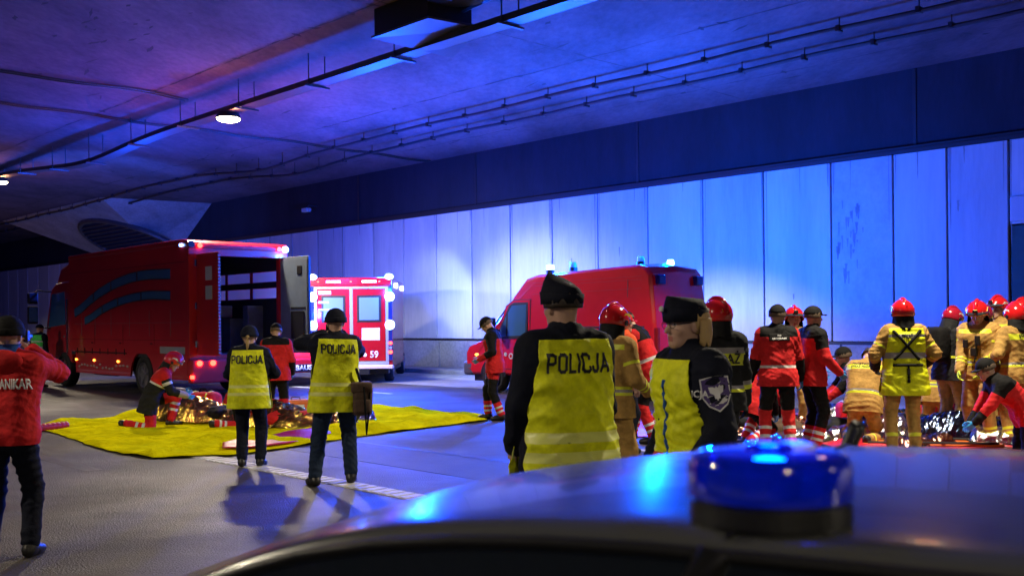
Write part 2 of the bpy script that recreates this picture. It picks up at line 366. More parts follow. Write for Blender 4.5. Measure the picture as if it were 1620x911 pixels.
STROKES = {'P': (.56, [[(0, 0), (0, 1), (.36, 1), (.56, .9), (.56, .56), (.36, .46), (0, .46)]]), 'O': (.56, [[(0, .14), (0, .86), (.14, 1), (.42, 1), (.56, .86), (.56, .14), (.42, 0), (.14, 0), (0, .14)]]), 'L': (.46, [[(0, 1), (0, 0), (.46, 0)]]), 'I': (.0, [[(0, 0), (0, 1)]]),
 'C': (.54, [[(.54, .76), (.54, .88), (.42, 1), (.14, 1), (0, .86), (0, .14), (.14, 0), (.42, 0), (.54, .12), (.54, .24)]]), 'J': (.46, [[(.46, 1), (.46, .14), (.34, 0), (.12, 0), (0, .12), (0, .26)]]), 'A': (.62, [[(0, 0), (.31, 1), (.62, 0)], [(.12, .3), (.50, .3)]])}
def block_text(s, size, sx=1, w=.19):
    b = B(); x = 0; adv = []
    for ch in s: adv.append(x); x += STROKES[ch][0]+w+.13
    tot = x-.13-w
    for ch, x0 in zip(s, adv):
        for pl in STROKES[ch][1]:
            for (a, c) in zip(pl, pl[1:]):
                a = Vector((*a, 0)); c = Vector((*c, 0)); d = (c-a).normalized(); n = Vector((-d.y, d.x, 0))*w/2; e = d*w*.42; n_ = max(1, int((c-a).length/.12)); a2 = a-e; c2 = c+e
                r = [(b.verts.new(a2.lerp(c2, k/n_)+n), b.verts.new(a2.lerp(c2, k/n_)-n)) for k in range(n_+1)]
                for p, q in zip(r, r[1:]): b.faces.new((p[0], p[1], q[1], q[0]))
                for v in [v for pr in r for v in pr]: v.co = Vector(((v.co.x+x0-tot/2)*size*sx, (v.co.y-.5)*size, 0))
    return b
def lettering(name, s, tree, M, size, m, parent, bold=.02, sx=1, off=.005):
    b = block_text(s, size*.74, sx*1.25) if s == 'POLICJA' and size > .06 else text_mesh(s, size, bold, sx); bmesh.ops.triangulate(b, faces=b.faces[:])
    for _ in range(2):
        es = [e for e in b.edges if e.calc_length() > .02]
        if es: bmesh.ops.subdivide_edges(b, edges=es, cuts=1); bmesh.ops.triangulate(b, faces=b.faces[:])
    on_surface(b, tree, M, off=off); o = fin(name, b, m, parent); 
    md = o.modifiers.new('s', 'SOLIDIFY'); md.thickness = .002; md.offset = 0; return o
def tree_of(o):
    me = o.data; return BVHTree.FromPolygons([v.co[:] for v in me.vertices], [p.vertices[:] for p in me.polygons])
def chest_frame(J, z, back=True, x=0):
    Rc = J['Rc']; s = -1 if back else 1; o = J['neck']+Rc@npv((x, s*.15, z)); X = Rc@npv((1, 0, 0))*(1 if back else -1); Z = Rc@npv((0, s, 0)); return basis(Vector(o), Vector(X), Vector(Z).cross(Vector(X)), Vector(Z))
def dome(rx_, ryf, ryb, rz_, low, nu=32, nv=12, cx=0, cy=0, cz=0):
    """cap over the head; low(angle from front 0..pi) gives the height of its edge in fractions of rz"""
    V = []; F = []
    for i in range(nv+1):
        for j in range(nu):
            a = 2*math.pi*j/nu; e = low(abs((a+math.pi) % (2*math.pi)-math.pi)); ph = math.pi/2 - (math.pi/2 - math.asin(max(-.95, min(.95, e))))*i/nv
            r = math.cos(ph); y = math.cos(a)*r; V.append((cx+math.sin(a)*r*rx_, cy+y*(ryf if y > 0 else ryb), cz+math.sin(ph)*rz_))
    for i in range(nv):
        for j in range(nu): F.append((i*nu+j, i*nu+(j+1) % nu, (i+1)*nu+(j+1) % nu, (i+1)*nu+j))
    return np.array(V), F
def hp(name, V, F, J, m, parent, solid=.006, smooth=True, sub=0):
    V = xf(npv(V), J['Rh'], J['head']); o = fin(name, (V, F), m, parent, smooth)
    if solid: d = o.modifiers.new('s', 'SOLIDIFY'); d.thickness = solid; d.offset = 1
    if sub: d = o.modifiers.new('u', 'SUBSURF'); d.levels = d.render_levels = sub
    return o
def bm_head(name, bm, J, m, parent, smooth=True):
    M = basis(Vector(J['head']), Vector(J['Rh'][:, 0]), Vector(J['Rh'][:, 1]), Vector(J['Rh'][:, 2])); bmesh.ops.transform(bm, matrix=M, verts=bm.verts); return fin(name, bm, m, parent, smooth)
def fire_helmet(J, p, shell, mark='yel', num=None, visor_up=True):
    V, F = dome(.122, .142, .150, .135, lambda a: (.02 if a < .9 else -.42*min(1, (a-.9)/.7)), 40, 14, cy=-.01, cz=.035)
    h = hp('helmet', V, F, J, shell, p, .008)
    b = B(); n = 15; pts = [(0, .146*math.cos(t)*1.0-.01, .035+.142*math.sin(t)) for t in [R(12+156*k/n) for k in range(n+1)]]
    tube(b, pts, [.012+.016*math.sin(math.pi*k/n) for k in range(n+1)], 10); bm_head('crest', b, J, shell, h)
    V, F = dome(.130, .155, .155, .13, lambda a: .10, 40, 14, cy=-.008, cz=.02)
    keep = [f for f in F if npv([V[i] for i in f]).mean(0)[1] > .03 and .045 < npv([V[i] for i in f]).mean(0)[2] < .095]
    hp('visor', V, keep, J, C['visor'], h, .004)
    b = B()
    for s in (-1, 1): cyl(b, (s*.118, -.015, .01), (s*.136, -.015, .01), .026, .022, 16)
    box(b, -.03, .03, .135, .15, .085, .125, .006); bm_head('side_mount', b, J, C['dplast'], h, False)
    b = B(); box(b, -.022, .022, .128, .146, .09, .125, .004); 
    for s in (-1, 1): prism(b, [(-.05, .065), (.055, .075), (.02, .105), (-.04, .09)], s*.117, s*.123)
    bm_head('sticker', b, J, C[mark], h, False)
    if num:
        for s in (-1, 1):
            M = basis(Vector((s*.05, -.148, .065)), Vector((-1, 0, 0)) * -1, Vector((0, .35, .94)), Vector((0, -.94, .35)))
            tm = text_mesh(num, .04, .03); bmesh.ops.transform(tm, matrix=M, verts=tm.verts); bm_head('helmet_number', tm, J, C['yel'], h, False)
            break
    # neck cloth
    V = []; F = []; nu, nv = 18, 7
    for i in range(nv):
        for j in range(nu):
            a = math.pi*(.52+.96*j/(nu-1)); f = i/(nv-1); r = 1+.05*f+.05*math.sin(j*1.9)*f
            V.append((math.sin(a)*.112*r*(1+.1*f), -.01+math.cos(a)*.135*r, -.01-.17*f-.02*math.sin(j*.9)*f))
    for i in range(nv-1):
        for j in range(nu-1): F.append((i*nu+j, i*nu+j+1, (i+1)*nu+j+1, (i+1)*nu+j))
    hp('neck_flap', V, F, J, C['char'], h, .005)
def ball_cap(J, p, m='black'):
    V, F = dome(.092, .108, .116, .105, lambda a: .02, 28, 9, cy=-.012, cz=.042); h = hp('cap', V, F, J, C[m], p, .005)
    V = []; n = 11
    for k in range(n):
        a = R(-62+124*k/(n-1)); x = math.sin(a); V += [(x*.09, -.012+math.cos(a)*.106, .05), (x*.085, .075+math.cos(a)*.09, .045-.02*x*x)]
    hp('peak', V, [(2*i, 2*i+1, 2*i+3, 2*i+2) for i in range(n-1)], J, C[m], h, .006)
def beanie(J, p, m='black', hgt=.125):
    V, F = dome(.099, .112, .122, hgt, lambda a: -.12, 30, 12, cy=-.012, cz=.032); V = V*1; 
    V += .0025*np.sin(np.arange(len(V))*1.7)[:, None]*np.array([1, 1, 0]); h = hp('knit_hat', V, F, J, C[m], p, .008)
    V, F = dome(.101, .114, .124, .118, lambda a: -.2, 30, 12, cy=-.012, cz=.032); hp('hat_cuff', V, [f for f in F if npv([V[i] for i in f]).mean(0)[2] < .055], J, C[m], h, .010)
def forage_cap(J, p, peakz=.16, backz=.07, m='navy', f_=1.0):
    # folded side cap: curtain round the head, wedge-shaped crown
    V = []; F = []; n = 28
    for lev, (f, hz) in enumerate(((1.0, 0), (1.04, .4), (.93, .75), (.55, .95), (.12, 1.0))):
        for j in range(n):
            a = 2*math.pi*j/n; y = math.cos(a); x = math.sin(a); H = backz+(peakz-backz)*(.5+.5*y)
            V.append((x*.106*f_*(f if lev < 2 else f*.85), -.008+y*.130*f_*(1 if lev < 2 else 1.02-.03*lev), .028+H*hz))
    for l in range(4):
        for j in range(n): F.append((l*n+j, l*n+(j+1) % n, (l+1)*n+(j+1) % n, (l+1)*n+j))
    F.append(tuple(4*n+j for j in range(n))); h = hp('cap', V, F, J, C[m], p, .004)
    V2 = []
    for j in range(n):
        a = 2*math.pi*j/n; y = math.cos(a); x = math.sin(a); V2 += [(x*.110*f_, -.008+y*.134*f_, .018), (x*.115*f_, -.008+y*.139*f_, .075+.012*y)]
    hp('cap_fold', V2, [(2*i, 2*((i+1) % n), 2*((i+1) % n)+1, 2*i+1) for i in range(n)], J, C[m], h, .005)
    b = B(); cyl(b, (.0, .125, .085), (.0, .133, .085), .016, .013, 10); bm_head('cap_badge', b, J, C['band'], h, False)
def hair_cap(J, p, m, long=False, pony=False):
    V, F = dome(.088, .094, .112, .102, lambda a: (.35 if a < (.8 if not long else 1.55) else (-.30 if not long else -.70)), 36, 14, cy=-.01, cz=.03)
    V = V*npv((1, 1, .93))+.003*np.sin(V[:, :1]*300+V[:, 1:2]*170)*np.array([[1, 1, 0]]); h = hp('hair', V, F, J, C[m], p, .010)
    if long:
        V = []; F = []; nu, nv = 30, 8
        for i in range(nv):
            for j in range(nu):
                a = math.pi*(.53+.94*j/(nu-1)); f = i/(nv-1); r = 1+.05*math.sin(f*3)-.10*f*f+.025*math.sin(j*2.3+f*3)
                V.append((math.sin(a)*.091*r, -.010+math.cos(a)*.113*r, .03-.125*f-.014*math.sin(j*1.7)*f))
        for i in range(nv-1):
            for j in range(nu-1): F.append((i*nu+j, i*nu+j+1, (i+1)*nu+j+1, (i+1)*nu+j))
        hp('hair_length', V, F, J, C[m], h, .012)
    if pony:
        b = B(); tube(b, [(0, -.11, .02), (0, -.15, .01), (.005, -.155, -.04), (0, -.15, -.10), (-.005, -.155, -.16)], [.016, .024, .026, .02, .006], 12); bm_head('ponytail', b, J, C[m], h)
SEED = [3]
def person(label, loc, face, H=1.78, pose=None, jacket=('navy', [], None), trousers=('navy', []), boots='boot', hands=None, curl=(16, 16), hat=None, vest=None, collar=True,
           girth=1, vox=.015, group=None, loose=0.024, hem=-.14, extra=None, lie=None, tloose=.018, skin=True, amp=.013):
    SEED[0] += 1; sd = SEED[0]; po = dict(pose or {}); J = skeleton(po)
    root = thing('person', label, 'person', loc, face, group)
    if lie is not None:
        Rm = rz(lie[1] if len(lie) > 1 else 0) @ rx(90); o = npv((0, .9, lie[0]))
        for k, v in list(J.items()): J[k] = (Rm@v if v.ndim == 2 else Rm@v+o)
    sc = H/1.78; root.scale = (sc, sc, sc)
    # body: one continuous skin, with finer head and hands grown into it
    P = torso_prims(J, -.012)
    P.append((J['neck'], J['head']-J['Rh']@npv((0, .03, .06)), .055, .054, .03, 'torso'))
    for k in 'LR':
        P += arm_prims(J, -.008, k) + leg_prims(J, -.006, k); f = J['an'+k]; Rf = J['Rf'+k]; P.append((f+Rf@npv((0, -.02, -.03)), f+Rf@npv((0, .13, -.055)), .035, .028, .02, 'ft'))
    V, F = snet(P, .02); parts = [(V, F, np.zeros(len(F), int))]; HV, HF, HM = HEAD
    parts.append((xf(HV, J['Rh'], J['head']), HF, HM))
    hm = {'glove': 4, 'bglove': 4, 'yglove': 4}.get(hands, 0)
    for k, s, cu in (('L', -1, curl[0]), ('R', 1, curl[1])):
        hv, hf = HANDS[cu]; hv = hv.copy()
        d = J['wr'+k]-J['el'+k]; z = -d/np.linalg.norm(d); pal = npv(po.get('palm'+k, (-s, 0, 0))); pal = J['Rc']@pal; xx = -pal*(1); xx = xx-z*(xx@z); xx /= np.linalg.norm(xx)
        yy = np.cross(z, xx)
        if s < 0: hv = hv*npv((1, -1, 1)); hf = hf[:, ::-1]
        # thumb should point roughly forward/up: mirror handled above
        Mh = np.stack([xx, yy, z], 1); parts.append((xf(hv, Mh, J['wr'+k]), hf, np.full(len(hf), hm)))
    off = 0; VV = []; FF = []; MM = []
    for v, f, m_ in parts: VV.append(v); FF.append(f+off); MM.append(m_); off += len(v)
    VV = np.concatenate(VV); FF = np.concatenate(FF); MM = np.concatenate(MM)
    body = fin('body', (VV, FF), [SKIN, LIP, BROW, EYEW, C.get(hands or 'glove')], root, True); body.data.polygons.foreach_set('material_index', MM.astype(np.int32).tolist())
    # trousers
    g = tloose; P = [(J['pel']+J['Rp']@npv((s*.07, -.01, -.04)), J['waist']+J['Rp']@npv((s*.055, 0, -.04)), .115+g*.6, .10+g*.5, .05, 'torso') for s in (-1, 1)]
    for k in 'LR': P += leg_prims(J, g, k, .93, .006)
    V, F = snet(P, vox); V = creases(V, F, amp, sd); V = relax(V, F, 1, .4)
    bisect_paint(V, F, P, J, trousers[1], [C[trousers[0]]]+[C[q] for q in TM], 'trousers', root)
    for k in 'LR':
        f = J['an'+k]; Rf = J['Rf'+k]; up = (J['kn'+k]-f); up /= np.linalg.norm(up)
        P = [(f+Rf@npv((0, -.035, -.045)), f+Rf@npv((0, .10, -.052)), .042, .043, .02, 'ft'), (f+Rf@npv((0, .06, -.045)), f+Rf@npv((0, .155, -.058)), .048, .036, .02, 'ft'), (f+Rf@npv((0, -.01, -.02)), f+up*.13, .052, .056, .03, 'ft')]
        V, F = snet(P, .012); lo_ = (f+Rf@npv((0, 0, -.088))); nrm = -Rf[:, 2]
        dd = (V-lo_)@nrm; V = V-np.outer(np.maximum(dd, 0), nrm); fin('boot', (V, F), C[boots], root, True)
    # jacket
    g = loose; P = torso_prims(J, g, girth=girth)
    if hem < -.13: P += [(J['pel']+J['Rp']@npv((s*.085, 0, -.03)), J['pel']+J['Rp']@npv((s*.095, .0, hem)), .122+g, .128+g, .05, 'torso') for s in (-1, 1)]
    for k in 'LR': P += arm_prims(J, g*.9, k, .97)
    if collar: P.append((J['neck']-J['Rc']@npv((0, .0, .03)), J['neck']+J['Rc']@npv((0, .012, .055)), .075, .074, .02, 'torso'))
    V, F = snet(P, vox); V = creases(V, F, amp, sd+50); V = relax(V, F, 1, .4)
    cut = (J['pel']+J['Rp']@npv((0, 0, hem)), -J['Rp'][:, 2])
    jk = bisect_paint(V, F, P, J, jacket[1], [C[jacket[0]]]+[C[q] for q in TM], 'jacket', root, [cut])
    top = jk
    if vest:
        g = vest.get('g', .036); P = torso_prims(J, g, girth=girth)
        P += [(J['pel']+J['Rp']@npv((s*.085, 0, -.03)), J['pel']+J['Rp']@npv((s*.10, .0, -.18)), .118+g, .125+g+vest.get('flare', 0), .05, 'torso') for s in (-1, 1)]
        V, F = snet(P, vest.get('vox', vox)); V = creases(V, F, vest.get('amp', .009), sd+90); V = relax(V, F, 1, .4)
        cuts = [(J['pel']+J['Rp']@npv((0, 0, vest.get('hem', -.16))), -J['Rp'][:, 2]), (J['neck']+J['Rc']@npv((0, 0, -.005)), J['Rc'][:, 2])]
        for s in (-1, 1):
            nrm = J['Rc']@npv((s, 0, .12)); cuts.append((J['chest']+J['Rc']@npv((s*vest.get('wid', .205), 0, 0)), nrm))
        top = bisect_paint(V, F, P, J, vest.get('paint', []), [C[vest['col']]]+[C[q] for q in TM], 'vest', root, cuts, .004)
        cuts = None
    tr = tree_of(top)
    if vest and vest.get('text'):
        lettering('vest_lettering', vest['text'], tr, chest_frame(J, vest.get('tz', -.13)), vest.get('ts', .085)*1.12, C['ink'], top, .045, vest.get('sx', .66), .011)
    if jacket[2]:
        jt = jacket[2]
        if 'patch' in jt: pw, ph, pz, pm = jt['patch']; patch('back_patch', tr, chest_frame(J, pz), pw, ph, C[pm], top)
        if 'text' in jt:
            for (s_, sz, z_, m_, *ex) in jt['text']: lettering('lettering', s_, tr, chest_frame(J, z_, True, ex[1] if ex else 0), sz, C[m_], top, .03 if ex else .02, ex[0] if ex else .9, .007)
    if hat: hat(J, root)
    if extra: extra(J, root, tr)
    return root, J
TM = ['black', 'red', 'band', 'yband', 'gband', 'char', 'hband', 'navy', 'olive', 'orange']   # paint indices 1..10
BK, RD, SV, YB, GB, CH, HB, NV, OL, OR = range(1, 11)
def pose(**k): return k
MEDJ = ('red', [('torso', .74, 1.6, BK), ('fa', -.5, 1.5, BK), ('ua', .72, 1.5, BK), ('torso', .20, .28, SV)], None)
MEDT = ('black', [('sh', .02, 1.5, RD), ('sh', .55, .64, SV), ('sh', .74, .83, SV)])
TANJ = ('tan', [('torso', .10, .15, YB), ('torso', .15, .20, GB), ('torso', .20, .25, YB), ('torso', .86, .95, YB), ('fa', .35, .43, YB), ('fa', .52, .60, YB), ('ua', .45, .55, YB)], None)
TANT = ('tan', [('sh', .60, .68, YB), ('sh', .76, .84, YB)])
# ------------------------------------------------------------------ materials of the setting
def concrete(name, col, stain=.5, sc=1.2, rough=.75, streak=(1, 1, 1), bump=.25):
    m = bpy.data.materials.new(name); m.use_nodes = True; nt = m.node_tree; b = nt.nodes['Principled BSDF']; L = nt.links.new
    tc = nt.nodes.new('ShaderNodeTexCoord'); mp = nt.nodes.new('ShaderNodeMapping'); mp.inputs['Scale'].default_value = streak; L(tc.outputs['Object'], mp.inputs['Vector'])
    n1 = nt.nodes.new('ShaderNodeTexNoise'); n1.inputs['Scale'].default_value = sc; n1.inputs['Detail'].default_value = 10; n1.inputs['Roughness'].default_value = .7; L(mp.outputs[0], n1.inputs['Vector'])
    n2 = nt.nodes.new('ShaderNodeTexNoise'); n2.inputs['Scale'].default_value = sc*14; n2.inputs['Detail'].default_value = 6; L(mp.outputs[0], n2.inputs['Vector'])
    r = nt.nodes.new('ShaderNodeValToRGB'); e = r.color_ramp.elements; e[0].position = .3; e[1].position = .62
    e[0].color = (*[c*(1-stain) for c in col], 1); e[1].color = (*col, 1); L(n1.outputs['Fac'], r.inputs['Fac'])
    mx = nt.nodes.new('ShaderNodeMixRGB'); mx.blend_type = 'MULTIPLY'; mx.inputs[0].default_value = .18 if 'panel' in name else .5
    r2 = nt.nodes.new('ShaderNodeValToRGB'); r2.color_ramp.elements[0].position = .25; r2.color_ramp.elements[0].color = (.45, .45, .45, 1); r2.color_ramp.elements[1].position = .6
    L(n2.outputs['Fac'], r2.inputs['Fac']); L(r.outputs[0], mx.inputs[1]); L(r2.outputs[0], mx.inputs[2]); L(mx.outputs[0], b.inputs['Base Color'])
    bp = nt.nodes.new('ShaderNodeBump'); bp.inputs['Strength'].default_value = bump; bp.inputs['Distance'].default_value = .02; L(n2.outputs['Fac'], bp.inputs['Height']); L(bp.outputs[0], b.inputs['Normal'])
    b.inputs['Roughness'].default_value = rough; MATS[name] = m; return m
M_CEIL = concrete('ceiling concrete', (.15, .10, .11), .75, .6, .85, (1, .45, 1))  # reddish base tone has warm sodium light painted into the concrete
M_PANEL = concrete('panel concrete', (.54, .54, .53), .22, .55, .6, (1.6, 1, .16), .03)
M_PANELS = [M_PANEL, concrete('panel concrete pale', (.58, .58, .57), .2, .5, .6, (1.7, 1, .15), .03), concrete('panel concrete warm', (.50, .49, .46), .26, .6, .6, (1.5, 1, .18), .03), concrete('panel concrete dull', (.46, .46, .46), .3, .7, .6, (1.4, 1, .2), .04)]
random.seed(11)
M_PANEL2 = concrete('panel concrete worn', (.46, .46, .47), .35, .9, .6, (1, 1, .8), .05)
M_PLINTH = concrete('plinth concrete', (.34, .33, .32), .4, .8, .8)
M_BAND = concrete('dark painted concrete', (.012, .012, .02), .75, .7, .85, (1.6, 1, .4))
M_VERGE = concrete('verge concrete', (.30, .30, .30), .35, 1.4, .85)
def asphalt():
    m = concrete('asphalt', (.078, .068, .056), .55, .3, .55, (.5, 1.6, 1), .5); nt = m.node_tree; L = nt.links.new; b = nt.nodes['Principled BSDF']
    tc = nt.nodes.new('ShaderNodeTexCoord'); v = nt.nodes.new('ShaderNodeTexVoronoi'); v.inputs['Scale'].default_value = 70; L(tc.outputs['Object'], v.inputs['Vector'])
    n = nt.nodes.new('ShaderNodeTexNoise'); n.inputs['Scale'].default_value = 90; n.inputs['Detail'].default_value = 4; L(tc.outputs['Object'], n.inputs['Vector'])
    a = nt.nodes.new('ShaderNodeMath'); a.operation = 'ADD'; L(v.outputs['Distance'], a.inputs[0]); L(n.outputs['Fac'], a.inputs[1])
    bp = nt.nodes.new('ShaderNodeBump'); bp.inputs['Strength'].default_value = .55; bp.inputs['Distance'].default_value = .012; L(a.outputs[0], bp.inputs['Height']); L(bp.outputs[0], b.inputs['Normal'])
    n3 = nt.nodes.new('ShaderNodeTexNoise'); n3.inputs['Scale'].default_value = .5; n3.inputs['Detail'].default_value = 8; L(tc.outputs['Object'], n3.inputs['Vector'])
    r = nt.nodes.new('ShaderNodeMapRange'); r.inputs['From Min'].default_value = .35; r.inputs['From Max'].default_value = .65; r.inputs['To Min'].default_value = .42; r.inputs['To Max'].default_value = .68; L(n3.outputs['Fac'], r.inputs['Value']); L(r.outputs[0], b.inputs['Roughness'])
    old = b.inputs['Base Color'].links[0].from_socket; mx = nt.nodes.new('ShaderNodeMixRGB'); mx.blend_type = 'MULTIPLY'; mx.inputs[0].default_value = .5
    r2 = nt.nodes.new('ShaderNodeValToRGB'); r2.color_ramp.elements[0].position = .35; r2.color_ramp.elements[0].color = (.35, .35, .35, 1); r2.color_ramp.elements[1].position = .7; r2.color_ramp.elements[1].color = (1.5, 1.5, 1.5, 1)
    L(n.outputs['Fac'], r2.inputs['Fac']); L(old, mx.inputs[1]); L(r2.outputs[0], mx.inputs[2]); L(mx.outputs[0], b.inputs['Base Color'])
    return m
M_ASPH = asphalt()
M_LINE = mat('road paint', (.55, .54, .50), .55, bump=.6, bscale=60, var=.35, vscale=8)
M_STEEL = mat('galvanised steel', (.10, .10, .11), .45, .8, bump=.2, bscale=30); M_DARK = mat('dark steel', (.02, .02, .022), .5, .3, bump=.2, bscale=20)
M_CABLE = mat('cable sheath', (.012, .012, .013), .5, bump=.1); M_DIRT = mat('soot marks', (.035, .03, .03), .9, bump=.4)
HC = 7.25; QW = 22.0
def gridmesh(s0, s1, q0, q1, z, ns=1, nq=1, fz=None, name='g', m=None, flip=False):
    V = []; F = []
    for i in range(ns+1):
        for j in range(nq+1):
            s = s0+(s1-s0)*i/ns; q = q0+(q1-q0)*j/nq; V.append(T(s, q, z if fz is None else fz(s, q)))
    for i in range(ns):
        for j in range(nq):
            a = i*(nq+1)+j; f = (a, a+nq+1, a+nq+2, a+1); F.append(f if not flip else f[::-1])
    return fin(name, (V, F), m)
TF = thing  # alias
tag(gridmesh(-220, 90, -16, 26, 0, name='ground', m=M_ASPH), kind='structure')
tag(gridmesh(-220, 90, 16.6, 20.6, .004, name='shoulder', m=M_VERGE), kind='structure')
def frame_obj(name, label, cat, kind=None):
    o = bpy.data.objects.new(name, None); COL.objects.link(o); o.rotation_euler = (0, 0, TA)
    if kind: o['kind'] = kind
    if label: o['label'] = label; o['category'] = cat
    return o
b = B(); box(b, -220, 90, 20.6, QW-.15, -.05, .14, .02); k = fin('kerb', b, M_VERGE); k.rotation_euler = (0, 0, TA); tag(k, kind='structure')
# painted lines
b = B(); 
for i in range(520):
    s = -60+i*.15; box(b, s, s+.10, 5.78, 6.02, .002, .011, .003, seg=1)
box(b, -60, 18, 5.77, 6.03, -.01, .0045)
o = fin('edge_line', b, M_LINE); o.rotation_euler = (0, 0, TA); tag(o, kind='structure')
b = B()
for q, s0 in ((10.0, -9.4), (14.15, -22.8)):
    for k in range(-8, 5): box(b, s0+12*k, s0+12*k+4.2, q-.07, q+.07, -.01, .0045)
o = fin('lane_markings', b, M_LINE); o.rotation_euler = (0, 0, TA); tag(o, kind='structure')
M_TAR = mat('bitumen seam', (.02, .019, .018), .35, bump=.5, bscale=30); M_PATCH = mat('asphalt patch', (.055, .05, .046), .6, bump=1.0, bscale=70, var=.3)
b = B()
def seam(pts, w_):
    L_ = []; 
    for i, (s, q) in enumerate(pts):
        L_.append((b.verts.new((s, q-w_*random.uniform(.4, 1), .003)), b.verts.new((s, q+w_*random.uniform(.4, 1), .003))))
    for p, q in zip(L_, L_[1:]): b.faces.new((p[0], q[0], q[1], p[1]))
seam([(s, 8.1+.02*math.sin(s)) for s in np.arange(-50, 14, .4)], .018); seam([(s, 12.1+.02*math.sin(s)) for s in np.arange(-50, 14, .4)], .02)
o = fin('bitumen_seams', b, M_TAR); o.rotation_euler = (0, 0, TA); tag(o, kind='structure')
b = B(); box(b, -19.5, -16.4, 1.6, 3.0, -.02, .003); box(b, -12.5, -6.5, 7.0, 8.05, -.02, .0028); o = fin('road_patch', b, M_PATCH); o.rotation_euler = (0, 0, TA); tag(o, kind='structure')
b = B()
for q0, s0, s1 in ((3.3, -30, -9), (4.75, -28, -11), (.6, -26, -12)):
    pts = [(s, q0+.25*math.sin(s*.12)) for s in np.arange(s0, s1, .5)]
    L_ = [(b.verts.new((s, q-.09, .0022)), b.verts.new((s, q+.09, .0022))) for s, q in pts]
    for p, q in zip(L_, L_[1:]): b.faces.new((p[0], q[0], q[1], p[1]))
o = fin('tyre_marks', b, mat('rubber marks', (.055, .05, .045), .5, bump=.6, bscale=60, var=.5, vscale=3)); o.rotation_euler = (0, 0, TA); tag(o, kind='structure')
# ceiling
def dip(s):   # slow waves of the tray and cables
    return -.20*math.exp(-((s+29.5)/3.0)**2)+.28*math.exp(-((s+38)/4.0)**2)
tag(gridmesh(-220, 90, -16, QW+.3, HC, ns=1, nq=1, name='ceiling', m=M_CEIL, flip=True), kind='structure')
random.seed(5)
b = B()
def scar(bm, s, q, L, W, a):
    n = 7; ca, sa = math.cos(a), math.sin(a); pts = []
    for k in range(n):
        t = k/(n-1)-.5; pts.append((t*L, W*(.5-abs(t))*random.uniform(.5, 1.3)))
    for k in range(n-1, -1, -1):
        t = k/(n-1)-.5; pts.append((t*L, -W*(.5-abs(t))*random.uniform(.5, 1.3)))
    try: bm.faces.new([bm.verts.new((s+x*ca-y*sa, q+x*sa+y*ca, HC-.004)) for x, y in pts])
    except ValueError: pass
for q in (10.5, 16.0, 5.0, 20.2):
    s = -70
    while s < 6:
        L = random.uniform(.5, 1.6); scar(b, s, q+random.uniform(-.03, .03), L, random.uniform(.03, .09), random.uniform(-.03, .03))
        if random.random() < .35: scar(b, s+L/2, q, .3, .16, random.uniform(0, 3))
        s += L*.8
for sx in (-3.5, -14, -27, -41, -55):
    q = 0
    while q < 21.8:
        L = random.uniform(.4, 1.3); scar(b, sx+random.uniform(-.03, .03), q, L, random.uniform(.025, .07), R(90)+random.uniform(-.05, .05)); q += L*.9
for _ in range(150): scar(b, random.uniform(-45, 3), random.uniform(1, 21), random.uniform(.15, .8), random.uniform(.03, .13), random.uniform(-.4, .4))
for _ in range(60): scar(b, random.uniform(-20, -8), random.uniform(6, 8.5), random.uniform(.05, .4), random.uniform(.03, .12), random.uniform(-.4, .4))
o = fin('ceiling_joints', b, M_DIRT); o.rotation_euler = (0, 0, TA); tag(o, kind='structure')
# far wall
wall = frame_obj('tunnel_wall', 'long tunnel side wall of tall pale concrete panels under a dark blue painted band', 'wall')
b = B(); box(b, -220, 90, QW+.12, QW+.5, 0, HC+.2); fin('painted_band', b, M_BAND, wall)
b = B(); [box(b, s_-.04, s_+.04, QW+.10, QW+.123, 5.5, HC-.02) for s_ in (-31, -24.4, -17.6, -9.7, -5.4)]; fin('band_joints', b, M_DARK, wall)
b = B(); s = -220
while s < 90: box(b, s, s+3.62, QW-.14, QW+.15, 0, 1.03, .012, seg=1); s += 3.66
fin('plinth', b, M_PLINTH, wall)
b = B(); box(b, -220, 90, QW-.02, QW+.13, 1.031, 1.10); fin('lower_rail', b, M_DARK, wall)
b = B(); box(b, -220, 90, QW-.07, QW+.13, 5.345, 5.43); box(b, -220, 90, QW-.02, QW+.13, 5.43, 5.50); fin('upper_rail', b, M_DARK, wall)
ED = [-220]; PW = .083*22
edges = [-.348*22, -.406*22, -.461*22, -.530*22]; s = -.530*22
while s > -95: s -= PW; edges.append(s)
edges.append(-130); edges = edges[::-1]
pn = 0
for a, c in zip(edges, edges[1:]):
    b = B(); box(b, a+.022, c-.022, QW-.05, QW+.118, 1.11, 5.34, .012, seg=2); fin('wall_panel', b, M_PANEL2 if pn in (0, 7, 11, 12) or abs(a+.530*22) < .1 else random.choice(M_PANELS), wall); pn += 1
